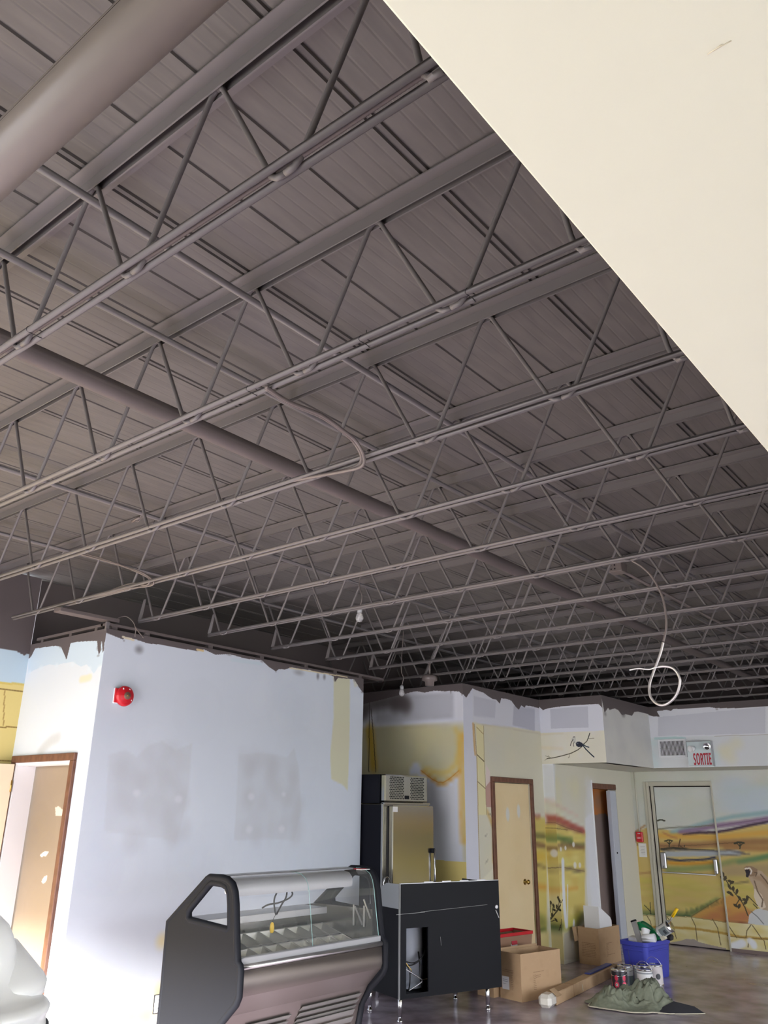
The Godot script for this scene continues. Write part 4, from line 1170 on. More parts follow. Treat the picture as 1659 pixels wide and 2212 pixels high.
	part("wire", tubed([a, (a + b) / 2 + Vector3(0, 0, 0.005), b], 0.002, 6), M.rubber, w)
	part("plug", lathed([Vector2(0, 0.002), Vector2(0.007, 0), Vector2(0.012, -0.01), Vector2(0.015, -0.03), Vector2(0.014, -0.05), Vector2(0.009, -0.062), Vector2(0, -0.064)], 16, b), M.yellow, w)

func pan(at: Vector3, tilt: Basis, label: String):
	var o := thing("dipping_pan", label, "pan", at, 0, "steel pans in the display case")
	o.basis = tilt
	if not cache.has("pan"):
		var st := begin()
		var t := [Vector2(0.098, 0.064), Vector2(0.090, 0.056), Vector2(0.072, 0.036)]   # rim, lip, floor half sizes
		var ys := [0.0, -0.001, -0.055]
		for k in 2:
			for e in 4:
				var s := [[1, 1], [-1, 1], [-1, -1], [1, -1]]
				var i: Array = s[e]
				var j: Array = s[(e + 1) % 4]
				facing(st, [Vector3(t[k].x * i[0], ys[k], t[k].y * i[1]), Vector3(t[k].x * j[0], ys[k], t[k].y * j[1]), Vector3(t[k + 1].x * j[0], ys[k + 1], t[k + 1].y * j[1]), Vector3(t[k + 1].x * i[0], ys[k + 1], t[k + 1].y * i[1])], Vector3(0, -5, 0) if k == 0 else Vector3(t[k].x * (i[0] + j[0]) * 2, 0, t[k].y * (i[1] + j[1]) * 2))
		facing(st, [Vector3(-0.072, -0.055, -0.036), Vector3(0.072, -0.055, -0.036), Vector3(0.072, -0.055, 0.036), Vector3(-0.072, -0.055, 0.036)], Vector3(0, -1, 0))
		cache.pan = bake(st)
		var r := begin(true)
		tube(r, [Vector3(-0.098, 0, -0.064), Vector3(0.098, 0, -0.064), Vector3(0.098, 0, 0.064), Vector3(-0.098, 0, 0.064)], 0.003, 6, true)
		cache.pan_rim = bake(r)
	part("basin", cache.pan, M.pan, o)
	part("rim", cache.pan_rim, M.pan, o)

# ---------------------------------------------------------------- fridge
func fridge():
	var fx := -5.42
	var z0 := -6.69
	var z1 := -7.47
	var o := thing("upright_fridge", "tall stainless upright fridge with a perforated vent box on top, in the alcove", "fridge", Vector3(fx, 0, (z0 + z1) / 2))
	var w := z0 - z1
	part("body", boxed(Vector3(-0.39, 0.90, 0), Vector3(0.72, 1.62, w), 0.004), M.black_side, o)
	for z in [-0.33, 0.33]:
		for x in [-0.1, -0.66]: part("foot", tubed([Vector3(x, 0, z), Vector3(x, 0.1, z)], 0.02), M.chrome, o)
	part("face_frame", boxed(Vector3(-0.02, 0.91, 0), Vector3(0.03, 1.63, w), 0.004), M.stainless, o)
	part("gasket", boxed(Vector3(0.0, 0.9, -0.02), Vector3(0.012, 1.56, w - 0.09)), M.rubber, o)
	var door := part("door", boxed(Vector3(0.032, 0.905, -0.035), Vector3(0.055, 1.59, w - 0.08), 0.008), M.stainless, o)
	var hz := -w / 2 + 0.035
	part("handle", tubed([Vector3(0.09, 1.28, hz), Vector3(0.09, 0.86, hz)], 0.0095, 10), M.chrome, door)
	for y in [1.265, 0.875]: part("handle_mount", boxed(Vector3(0.075, y, hz + 0.012), Vector3(0.035, 0.045, 0.05), 0.006), M.black, door)
	part("badge", boxed(Vector3(0.062, 1.665, w / 2 - 0.11), Vector3(0.003, 0.05, 0.075), 0.0), M.paper, door)
	# ring pull low on the door
	var c := on_x(835, 1908, fx + 0.07) - o.position
	var ring := []
	for k in 20: ring.append(c + Vector3(0, 0.055 * sin(TAU * k / 20), 0.045 * cos(TAU * k / 20)))
	var rt := begin(true)
	tube(rt, ring, 0.008, 8, true)
	part("ring_pull", rt, M.chrome, door)
	# vent box
	var v := part("vent_box", boxed(Vector3(-0.025, 1.868, 0.01), Vector3(0.06, 0.265, w - 0.05), 0.012), M.stainless, o)
	part("vent_rear", boxed(Vector3(-0.41, 1.86, 0.01), Vector3(0.70, 0.28, w - 0.03), 0.004), M.black_side, o)
	part("top_strip", boxed(Vector3(-0.01, 1.72, 0), Vector3(0.04, 0.02, w), 0.003), M.stainless, o)
	var slots := begin()
	for side in [0, 1]:
		for r in 13:
			for k in 9:
				var z := (0.175 if side == 0 else -0.175) + 0.108 - k * 0.0262 + (0.0131 if r % 2 else 0.0)
				box(slots, Vector3(0.0055, 1.975 - r * 0.0172, z), Vector3(0.003, 0.012, 0.0125))
	var pf := part("perforation", slots, M.void, v)  # black blocks on the face stand for the shaded holes
	pf.set_meta("kind", "stuff")
	part("badge", boxed(Vector3(0.007, 1.782, 0.015), Vector3(0.006, 0.035, 0.07), 0.002), M.black, v)

# ---------------------------------------------------------------- black counter
func counter():
	var a := on_y(864, 2210, 0)
	var b := on_y(1058, 2182, 0)
	var along := (b - a).normalized()
	var inward := Vector3.UP.cross(along).normalized()     # away from the viewer
	var o := thing("black_counter", "black panelled counter unit on short steel legs, with a cut-out showing its hoses", "counter", a)
	var bs := Basis(along, Vector3.UP, -inward)
	var L := 1.1
	var put := func(x: float, y: float, d: float) -> Vector3: return along * x + Vector3(0, y, 0) + inward * d
	for q in [[0.012, 0.02], [0.955, 0.02], [0.012, 0.5], [0.955, 0.5]]:
		var leg := part("leg", tubed([put.call(q[0], 0.04, q[1]), put.call(q[0], 0.2, q[1])], 0.019, 12), M.chrome, o)
		part("foot", lathed([Vector2(0, 0), Vector2(0.024, 0), Vector2(0.024, 0.012), Vector2(0.014, 0.02), Vector2(0.013, 0.045), Vector2(0, 0.045)], 14, put.call(q[0], 0, q[1])), M.chrome, leg)
	# front panel round the cut-out
	var st := begin()
	var c0 := 0.055
	var c1 := 0.285
	var y0 := 0.17
	var y1 := 1.05
	var h0 := 0.205
	var h1 := 0.70
	for r in [[-0.01, c0, y0, y1], [c1, L, y0, y1], [c0, c1, y0, h0], [c0, c1, h1, y1]]:
		box(st, put.call((r[0] + r[1]) / 2, (r[2] + r[3]) / 2, 0.0), Vector3(r[1] - r[0], r[3] - r[2], 0.018), 0, bs)
	part("front_panel", st, M.black_gloss, o)
	part("corner_trim", boxed(put.call(-0.014, (y0 + y1) / 2, -0.004), Vector3(0.005, y1 - y0, 0.024), 0.001, bs), M.grille, o)
	part("side_panel", boxed(put.call(-0.002, 0.51, 0.27), Vector3(0.016, 0.68, 0.52), 0.002, bs), M.black_gloss, o)
	part("side_panel", boxed(put.call(L - 0.01, 0.6, 0.27), Vector3(0.016, 0.86, 0.52), 0.002, bs), M.black_gloss, o)
	part("rear_panel", boxed(put.call(L / 2, 0.55, 0.53), Vector3(L - 0.04, 0.72, 0.016), 0.002, bs), M.black_gloss, o)
	part("bottom_panel", boxed(put.call(L / 2, 0.18, 0.27), Vector3(L - 0.04, 0.016, 0.5), 0.002, bs), M.black_gloss, o)
	# stainless splash end that slopes at the rear
	st = begin()
	var prof := [put.call(-0.006, 0.85, 0.01), put.call(-0.006, 0.845, 0.5), put.call(-0.006, 0.93, 0.5), put.call(-0.006, 1.045, 0.22), put.call(-0.006, 1.048, 0.01)]
	facing(st, prof, put.call(0.5, 0.95, 0.2))
	var prof2 := []
	for p in prof: prof2.append(p + along * 0.01)
	facing(st, prof2, put.call(-0.5, 0.95, 0.2))
	for k in 5: facing(st, [prof[k], prof[(k + 1) % 5], prof2[(k + 1) % 5], prof2[k]], put.call(0, 0.95, 0.2))
	part("splash_end", st, M.stainless, o)
	part("worktop", boxed(put.call(L / 2, 0.86, 0.27), Vector3(L - 0.05, 0.02, 0.5), 0.003, bs), M.stainless, o)
	st = begin()
	box(st, put.call(L / 2 - 0.005, 1.052, 0.0), Vector3(L + 0.01, 0.006, 0.02), 0.001, bs)
	for k in 4: box(st, put.call(0.3 + k * 0.2, 1.058, 0.003), Vector3(0.1, 0.008, 0.006), 0.001, bs)
	part("top_edge", st, M.aluminium, o)
	st = begin()
	box(st, put.call(0.10, 0.815, -0.0105), Vector3(0.3, 0.002, 0.001), 0, bs * Basis(Vector3.BACK, 0.02))
	box(st, put.call(0.58, 0.835, -0.0105), Vector3(0.75, 0.0015, 0.001), 0, bs * Basis(Vector3.BACK, 0.035))
	box(st, put.call(0.42, 0.58, -0.0105), Vector3(0.0015, 0.07, 0.001), 0, bs * Basis(Vector3.BACK, 0.12))
	part("scratch", st, M.grille, o)
	part("catch_button", lathed([Vector2(0, 0), Vector2(0.016, 0), Vector2(0.015, 0.006), Vector2(0.006, 0.008), Vector2(0, 0.006)], 16, put.call(L - 0.035, 0.825, -0.009), Basis(-along, -inward, Vector3.UP)), M.white, o)
	part("catch_strap", boxed(put.call(L - 0.03, 0.765, -0.012), Vector3(0.008, 0.075, 0.003), 0, bs * Basis(Vector3.BACK, 0.5)), M.grille, o)
	# compressor drum and hoses behind the cut-out
	part("drum", lathed([Vector2(0.0, 0.2), Vector2(0.14, 0.2), Vector2(0.14, 0.76), Vector2(0, 0.76)], 28, put.call(0.27, 0, 0.3)), M.grey_door, o)
	var hoses := [[0.06, 0.43, 0.12, 0.16, 0.40, 0.08, 0.26, 0.44, 0.07, 0.33, 0.5, 0.1, 0.006], [0.06, 0.45, 0.1, 0.17, 0.42, 0.06, 0.26, 0.46, 0.05, 0.33, 0.51, 0.1, 0.005], [0.27, 0.49, 0.12, 0.245, 0.4, 0.06, 0.25, 0.3, 0.06, 0.29, 0.22, 0.1, 0.007], [0.05, 0.46, 0.1, 0.12, 0.38, 0.05, 0.14, 0.28, 0.06, 0.15, 0.2, 0.1, 0.005]]
	for h in hoses:
		part("hose", tubed(spline([put.call(h[0], h[1], h[2]), put.call(h[3], h[4], h[5]), put.call(h[6], h[7], h[8]), put.call(h[9], h[10], h[11])], 0.015), h[12], 8), M.rubber, o)
	part("copper_pipe", tubed(spline([put.call(0.05, 0.40, 0.06), put.call(0.15, 0.345, 0.04), put.call(0.25, 0.29, 0.05), put.call(0.262, 0.27, 0.06), put.call(0.22, 0.25, 0.06), put.call(0.13, 0.215, 0.06)], 0.012), 0.0055, 8), M.aluminium, o)
	part("copper_pipe", tubed(spline([put.call(0.06, 0.48, 0.08), put.call(0.12, 0.4, 0.06), put.call(0.145, 0.37, 0.05), put.call(0.15, 0.34, 0.06)], 0.012), 0.004, 8), M.brass, o)

# ---------------------------------------------------------------- things on the floor
func card_texture(w: int, h: int, marks: Array, base := c8(182, 152, 118)) -> StandardMaterial3D:
	var im := Image.create(w, h, false, Image.FORMAT_RGBA8)
	im.fill(base)
	var cv := {"im": im, "ppm": 1.0}
	for k in 40: dab(cv, Vector2(rng.randf() * w, rng.randf() * h), 14, 10, [c8(190, 160, 126, 0.3), c8(172, 142, 108, 0.3)][k % 2])
	for m in marks:      # [kind, x, y, w, h]
		if m[0] == "rect": im.fill_rect(Rect2i(m[1], m[2], m[3], m[4]), m[5])
		else:            # rows of small printed characters
			var y: int = m[2]
			while y < m[2] + m[4]:
				var x: int = m[1]
				while x < m[1] + m[3]:
					var l := rng.randi_range(1, 3)
					im.fill_rect(Rect2i(x, y, l, 2), m[5])
					x += l + rng.randi_range(1, 2)
				y += 6
	var mt := StandardMaterial3D.new()
	mt.albedo_texture = ImageTexture.create_from_image(im)
	mt.roughness = 0.8
	return mt

func carton(o: Node3D, e1: Vector3, l1: float, e2: Vector3, l2: float, h: float, right_m, left_m):
	var t := 0.006
	var up := Vector3.UP * h
	var st := begin()
	slab(st, Vector3.ZERO, e1 * l1, up, t)
	part("long_wall", st, right_m, o)
	st = begin()
	slab(st, e2 * (l2 - t), -e2 * (l2 - 2 * t), up, t)
	part("end_wall", st, left_m, o)
	st = begin()
	slab(st, e2 * l2 + e1 * l1, -e1 * l1, up, t)
	part("long_wall", st, M.card, o)
	st = begin()
	slab(st, e1 * l1 + e2 * t, e2 * (l2 - 2 * t), up, t)
	part("end_wall", st, M.card, o)
	part("bottom", boxed(e1 * l1 / 2 + e2 * l2 / 2 + Vector3(0, 0.004, 0), Vector3(l2 - 2 * t, 0.006, l1 - 2 * t), 0, Basis(-e2, Vector3.UP, -e1)), M.card_in, o)

func z4(x, y) -> Vector2: return Vector2(1040 + x * 0.18686, 1920 + y * 0.18686)
func z5(x, y) -> Vector2: return Vector2(1280 + x * 0.1929, 1880 + y * 0.1929)

func floor_things():
	var ink := c8(122, 92, 66)
	# front carton
	var e1 := Vector3(sin(deg_to_rad(11.5)), 0, -cos(deg_to_rad(11.5)))
	var e2 := Vector3.UP.cross(e1).normalized()
	var p := on_y(z4(470, 1315).x, z4(470, 1315).y, 0)
	var front := thing("carton", "tall open cardboard carton with a white address label, beside the black counter's right leg", "carton", p, 0, "cardboard cartons")
	carton(front, e1, 0.58, e2, 0.27, 0.395, card_texture(220, 160, [["text", 66, 66, 60, 6, ink], ["text", 66, 76, 14, 50, ink], ["text", 80, 78, 24, 8, ink]]), card_texture(110, 160, [["text", 14, 60, 60, 10, ink], ["text", 60, 70, 10, 60, ink], ["rect", 10, 84, 38, 44, c8(232, 232, 234)], ["text", 14, 94, 28, 8, c8(120, 130, 150)], ["text", 14, 108, 20, 6, c8(150, 150, 160)]]))
	part("flap", boxed(e1 * 0.3 + e2 * 0.262 + Vector3(0, 0.385, 0) + e2 * 0.02, Vector3(0.06, 0.005, 0.55), 0, Basis(-e2, Vector3.UP, -e1) * Basis(Vector3.BACK, -1.1)), M.card, front)
	# low carton behind the counter's leg
	p = on_y(z4(112, 1262).x, z4(112, 1262).y, 0)
	var low := thing("carton", "low cardboard carton half hidden behind the counter's right front leg", "carton", p + Vector3(0.02, 0, -0.02), 0, "cardboard cartons")
	carton(low, Vector3(0.12, 0, -0.99).normalized(), 0.15, Vector3(-0.99, 0, -0.12).normalized(), 0.2, 0.17, M.card, card_texture(90, 50, []))
	# tapered bin with a red rim
	var a := on_y(z4(595, 482).x, z4(595, 482).y, 0.50)
	var b := on_y(z4(200, 532).x, z4(200, 532).y, 0.50)
	var dir := (a - b).normalized()
	var back := Vector3.UP.cross(dir).normalized()
	var tub := thing("waste_bin", "tapered brown bin with a bright red rim and a white label, behind the front carton", "bin", Vector3((a.x + b.x) / 2, 0, (a.z + b.z) / 2) - dir * 0.05 + back * 0.14)
	var lw := (a - b).length() + 0.1
	var st := begin()
	var hi := []
	var lo := []
	for q in [[-1, -1], [1, -1], [1, 1], [-1, 1]]:
		hi.append(dir * (q[0] * lw / 2) + back * (q[1] * 0.13) + Vector3(0, 0.485, 0))
		lo.append(dir * (q[0] * lw / 2 * 0.84) + back * (q[1] * 0.10))
	for k in 4:
		var j := (k + 1) % 4
		facing(st, [lo[k], lo[j], hi[j], hi[k]], Vector3(0, 0.2, 0))
		facing(st, [lo[k] * 0.98 + Vector3(0, 0.01, 0), lo[j] * 0.98 + Vector3(0, 0.01, 0), hi[j] * 0.975 + Vector3(0, 0.011, 0), hi[k] * 0.975 + Vector3(0, 0.011, 0)], ((hi[k] + hi[j]) * 3))
	facing(st, [lo[0], lo[1], lo[2], lo[3]], Vector3(0, 1, 0))
	part("body", st, mat("brown_tub", c8(150, 116, 92), 0.7), tub)
	st = begin()
	for k in 4:
		var c: Vector3 = (hi[k] + hi[(k + 1) % 4]) / 2
		var d: Vector3 = hi[(k + 1) % 4] - hi[k]
		box(st, c, Vector3(0.014, 0.03, d.length() + 0.012), 0.003, Basis(Vector3.UP.cross(d.normalized()), Vector3.UP, d.normalized()))
	part("rim", st, M.red, tub)
	var lp := dir * 0.03 - back * 0.126 + Vector3(0, 0.37, 0)
	var lb := Basis(dir, Vector3.UP, -back) * Basis(Vector3.RIGHT, -0.09)
	part("label", boxed(lp, Vector3(0.10, 0.125, 0.003), 0, lb), M.paper, tub)
	part("label", boxed(lp + Vector3(0, 0.038, 0) - back * 0.004, Vector3(0.086, 0.035, 0.003), 0, lb), M.sign_red, tub)
	# right carton with a white box in it
	p = on_y(z4(1380, 895).x, z4(1380, 895).y, 0)
	var right := thing("carton", "open cardboard carton with a white box sticking out, left of the blue tub", "carton", p, 0, "cardboard cartons")
	var r1 := Vector3(0.05, 0, -1).normalized()
	var r2 := Vector3(-1, 0, -0.05).normalized()
	carton(right, r1, 0.52, r2, 0.27, 0.385, card_texture(150, 140, [["text", 50, 60, 40, 6, ink], ["text", 50, 66, 10, 44, ink], ["text", 60, 104, 46, 4, ink]]), card_texture(110, 140, [["text", 16, 58, 74, 24, ink], ["text", 16, 84, 74, 30, ink]]))
	part("flap", boxed(r2 * 0.285 + r1 * 0.02 + Vector3(0, 0.31, 0), Vector3(0.006, 0.15, 0.2), 0, Basis(-r2, Vector3.UP, -r1) * Basis(Vector3.BACK, 0.15)), M.card, right)
	st = begin()
	var wb := p + r2 * 0.03 + r1 * 0.1
	var wo := thing("white_box", "white folded box standing up out of the right cardboard carton", "box", wb + Vector3(0, 0.02, 0))
	part("front_wall", boxed(r2 * 0.10 + Vector3(0, 0.295, 0), Vector3(0.20, 0.59, 0.006), 0, Basis(-r2, Vector3.UP, -r1)), M.white, wo)
	facing(st, [Vector3(0, 0, 0), r1 * 0.3, r1 * 0.3 + Vector3(0, 0.42, 0), r1 * 0.27 + Vector3(0, 0.46, 0), r1 * 0.02 + Vector3(0, 0.59, 0), Vector3(0, 0.59, 0)], r2)
	facing(st, [r2 * 0.005, r2 * 0.005 + r1 * 0.3, r2 * 0.005 + r1 * 0.3 + Vector3(0, 0.42, 0), r2 * 0.005 + r1 * 0.27 + Vector3(0, 0.46, 0), r2 * 0.005 + r1 * 0.02 + Vector3(0, 0.59, 0), r2 * 0.005 + Vector3(0, 0.59, 0)], -r2)
	part("side_wall", st, M.white, wo)
	part("back_wall", boxed(r2 * 0.10 + r1 * 0.3 + Vector3(0, 0.17, 0), Vector3(0.20, 0.34, 0.006), 0, Basis(-r2, Vector3.UP, -r1)), M.white, wo)
	# long carton on the floor with a wrapped end
	var t0 := Vector3(-4.06, 0, -7.42)
	var t1 := Vector3(-4.30, 0, -9.44)
	var td := (t1 - t0).normalized()
	var ts := Vector3.UP.cross(td).normalized()
	var bs := Basis(-ts, Vector3.UP, -td)
	var long_box := thing("long_carton", "very long narrow cardboard carton lying on the floor, its near end wrapped in clear film", "carton", t0 + ts * 0.055)
	part("body", boxed(td * 1.09 + Vector3(0, 0.052, 0), Vector3(0.11, 0.104, 1.84), 0.006, bs), M.card, long_box)
	part("torn_flap", boxed(td * 0.165 + Vector3(-0.0, 0.108, 0) - ts * 0.05, Vector3(0.09, 0.005, 0.1), 0, bs * Basis(Vector3.BACK, -0.6)), M.card, long_box)
	part("wrapped_end", boxed(td * 0.08 + Vector3(0, 0.054, 0), Vector3(0.125, 0.108, 0.17), 0.028, bs), M.bag, long_box)
	part("tape", boxed(td * 0.62 + Vector3(0, 0.053, 0), Vector3(0.113, 0.107, 0.012), 0.004, bs), M.card_in, long_box)
	part("tag", boxed(td * 0.86 - ts * 0.0565 + Vector3(0, 0.045, 0), Vector3(0.002, 0.06, 0.012), 0, bs * Basis(Vector3.RIGHT, 0.4)), M.cord, long_box)
	single("blue_bundle", boxed(t0 + ts * 0.06 + td * 1.55 + Vector3(0, 0.1125, 0), Vector3(0.07, 0.016, 0.7), 0.006, bs), M.blue_dark, "flat dark blue wrapped strip lying on top of the long carton", "bundle")
	tub_and_tools()
	cans()
	tarp()

func tub_and_tools():
	var e := Vector3(0.119, 0, -0.993)
	var p := on_y(z5(628, 1248).x, z5(628, 1248).y, 0) + e * 0.239 + Vector3(-0.993, 0, -0.119) * 0.135
	var tub := thing("blue_tub", "bright blue plastic recycling tub crammed with tools, in front of the exit door", "tub", p, deg_to_rad(-6.8))
	var rings := [[0.132, 0.236, 0.0], [0.137, 0.241, 0.012], [0.158, 0.262, 0.32], [0.168, 0.272, 0.325], [0.170, 0.274, 0.365], [0.156, 0.260, 0.365], [0.150, 0.254, 0.315], [0.130, 0.234, 0.014]]
	var st := begin(true)
	var loops := []
	for r in rings:
		var loop := []
		for q in 4:
			for k in 5:
				var w := (q + k / 4.0) * PI / 2
				var c := 0.05
				loop.append(Vector3((r[0] - c) * [1, -1, -1, 1][q] + c * cos(w), r[2], (r[1] - c) * [1, 1, -1, -1][q] + c * sin(w)))
		loops.append(loop)
	for i in loops.size() - 1:
		st.set_smooth_group(i)
		for k in 20:
			var j := (k + 1) % 20
			quad(st, loops[i][k], loops[i + 1][k], loops[i + 1][j], loops[i][j])
	st.set_smooth_group(-1)
	for k in range(1, 19):
		tri(st, loops[0][0], loops[0][k], loops[0][k + 1])
		tri(st, loops[7][0], loops[7][k + 1], loops[7][k])
	part("body", st, M.blue, tub)
	part("rib", boxed(Vector3(0.0, 0.28, 0.26), Vector3(0.22, 0.018, 0.01), 0.004, Basis(Vector3.RIGHT, 0.07)), M.blue, tub)
	part("rib", boxed(Vector3(0.156, 0.28, 0), Vector3(0.01, 0.018, 0.42), 0.004), M.blue, tub)
	part("handle_rib", boxed(Vector3(-0.06, 0.16, 0.25), Vector3(0.01, 0.25, 0.012), 0.004, Basis(Vector3.RIGHT, 0.1)), M.blue_dark, tub)
	var z := tub.position.z
	var at := func(x: float, y: float, dz: float) -> Vector3: return on_z(1280 + x * 0.22845, 1640 + y * 0.22845, z + dz)
	# spirit level
	var a: Vector3 = at.call(455, 1740, 0.12)
	var b: Vector3 = at.call(388, 1530, 0.08)
	a.y = maxf(a.y, 0.25)
	var d := (b - a).normalized()
	var sb := Basis(d.cross(Vector3.BACK).normalized() * -1, d, Vector3.ZERO)
	sb.z = sb.x.cross(sb.y).normalized()
	sb.x = sb.y.cross(sb.z)
	var lv := thing("spirit_level", "silver spirit level standing out of the blue tub", "level", (a + b) / 2)
	part("bar", boxed(Vector3.ZERO, Vector3(0.062, (b - a).length(), 0.022), 0.003, sb), M.aluminium, lv)
	part("end_cap", boxed(d * ((b - a).length() / 2), Vector3(0.064, 0.02, 0.024), 0.003, sb), M.black, lv)
	for k in [-0.26, 0.06, 0.3]: part("vial", boxed(d * (k * (b - a).length()) + sb.z * 0.011, Vector3(0.026, 0.03, 0.004), 0.002, sb), M.black if k < 0.2 else M.grille, lv)
	# white rolls and sheet
	var r0: Vector3 = at.call(478, 1695, 0.14)
	var r1: Vector3 = at.call(590, 1690, 0.14)
	single("paper_roll", tubed([r0, r1], 0.042, 20), M.white, "thick white roll lying across the front of the blue tub", "roll")
	single("foam_sheet", boxed(at.call(405, 1700, 0.02), Vector3(0.12, 0.05, 0.12), 0.01, Basis(Vector3.BACK, -0.08)), M.white, "white foam slab at the left inside the blue tub", "foam")
	var wc: Vector3 = at.call(500, 1640, 0.09)
	single("white_cup", lathed([Vector2(0, -0.06), Vector2(0.032, -0.06), Vector2(0.046, 0.03), Vector2(0.048, 0.032), Vector2(0.04, 0.034), Vector2(0, 0.03)], 20, wc, Basis(Vector3.RIGHT, -0.5)), M.gloss_white, "white plastic cup behind the spirit level in the blue tub", "cup")
	# green case
	var g: Vector3 = at.call(535, 1620, -0.06)
	var gc := thing("green_case", "green plastic tool case tilted in the middle of the blue tub", "case", g)
	part("shell", boxed(Vector3.ZERO, Vector3(0.27, 0.075, 0.12), 0.016, Basis(Vector3.BACK, -0.42)), M.green, gc)
	part("handle", tubed(spline([Vector3(-0.08, 0.07, 0.02), Vector3(-0.05, 0.085, 0.02), Vector3(0.03, 0.045, 0.02), Vector3(0.05, 0.01, 0.02)], 0.01), 0.009, 8), mat("green_dark", c8(12, 92, 56), 0.4), gc)
	single("black_grip", boxed(at.call(700, 1672, -0.10), Vector3(0.14, 0.06, 0.07), 0.015, Basis(Vector3.BACK, -0.2)), M.rubber, "black rubber tool grip at the right inside the blue tub", "tool")
	single("wood_block", boxed(at.call(672, 1690, 0.06), Vector3(0.05, 0.04, 0.06), 0.003, Basis(Vector3.BACK, 0.5)), M.cord, "small pale wooden block at the front right rim of the blue tub", "block")
	# printed tin, tilted
	var tin: Vector3 = at.call(685, 1608, 0.05)
	var tc := thing("printed_tin", "grey and white printed tin lying tilted on top of the blue tub's contents", "tin", tin)
	var tb := Basis(Vector3.BACK, -1.05) * Basis(Vector3.RIGHT, 0.2)
	var im := Image.create(128, 64, false, Image.FORMAT_RGBA8)
	im.fill(c8(206, 208, 206))
	for q in [[10, 10, 30, 40], [52, 18, 26, 30], [92, 8, 20, 46]]:
		im.fill_rect(Rect2i(q[0], q[1], q[2], q[3]), c8(120, 130, 132))
		im.fill_rect(Rect2i(q[0] + 5, q[1] + 8, q[2] / 2, q[3] / 3), c8(60, 66, 70))
	var tm := StandardMaterial3D.new()
	tm.albedo_texture = ImageTexture.create_from_image(im)
	tm.roughness = 0.5
	part("body", can_wall(0.062, 0.15, tb, Vector3.ZERO), tm, tc)
	for y in [-0.075, 0.075]: part("lid", lathed([Vector2(0, y - 0.003), Vector2(0.064, y - 0.003), Vector2(0.064, y + 0.004), Vector2(0, y + 0.003)], 24, Vector3.ZERO, tb), M.chrome, tc)
	# yellow handled scraper
	var s0: Vector3 = at.call(745, 1530, -0.04)
	var s1: Vector3 = at.call(800, 1412, -0.04)
	var sc := thing("scraper", "yellow handled scraper poking up behind the printed tin", "scraper", s0)
	var k0: Vector3 = at.call(755, 1490, -0.04)
	part("handle", tubed([k0 - s0, s1 - s0], 0.017, 10), M.yellow, sc)
	part("blade", tubed([at.call(715, 1565, -0.04) - s0, k0 - s0], 0.009, 6), M.aluminium, sc)

func can_wall(r: float, h: float, basis: Basis, at: Vector3) -> SurfaceTool:
	var st := begin(true)
	for k in 24:
		var w0 := TAU * k / 24
		var w1 := TAU * (k + 1) / 24
		var q := [[w0, -h / 2, k / 24.0, 1.0], [w1, -h / 2, (k + 1) / 24.0, 1.0], [w1, h / 2, (k + 1) / 24.0, 0.0], [w0, h / 2, k / 24.0, 0.0]]
		for t in [[0, 1, 2], [0, 2, 3]]:
			for i in t:
				st.set_uv(Vector2(q[i][2], q[i][3]))
				st.add_vertex(at + basis * Vector3(cos(q[i][0]) * r, q[i][1], sin(q[i][0]) * r))
	return st

func can_label(kind: int) -> StandardMaterial3D:
	var im := Image.create(192, 64, false, Image.FORMAT_RGBA8)
	var cv := {"im": im, "ppm": 1.0}
	im.fill([c8(40, 40, 46), c8(190, 192, 194), c8(232, 232, 230), c8(200, 202, 204), c8(214, 206, 206)][kind])
	if kind == 0:
		for k in 6:
			var x := 16.0 + k * 32
			dab(cv, Vector2(x, 22), 9, 12, c8(214, 52, 84), 0.3)
			dab(cv, Vector2(x, 44), 12, 14, c8(222, 56, 92), 0.3)
			dab(cv, Vector2(x, 44), 6, 6, c8(240, 230, 200), 0.3)
			dab(cv, Vector2(x, 44), 3, 3, c8(90, 130, 170), 0.3)
	elif kind == 1:
		im.fill_rect(Rect2i(0, 28, 192, 36), c8(90, 104, 108))
	elif kind == 4:
		for k in 4: dab(cv, Vector2(24 + 48 * k, 34), 11, 11, c8(24, 24, 28), 0.15)
	else:
		im.fill_rect(Rect2i(0, 6, 192, 5), c8(160, 164, 168))
	var m := StandardMaterial3D.new()
	m.albedo_texture = ImageTexture.create_from_image(im)
	m.roughness = 0.35
	return m

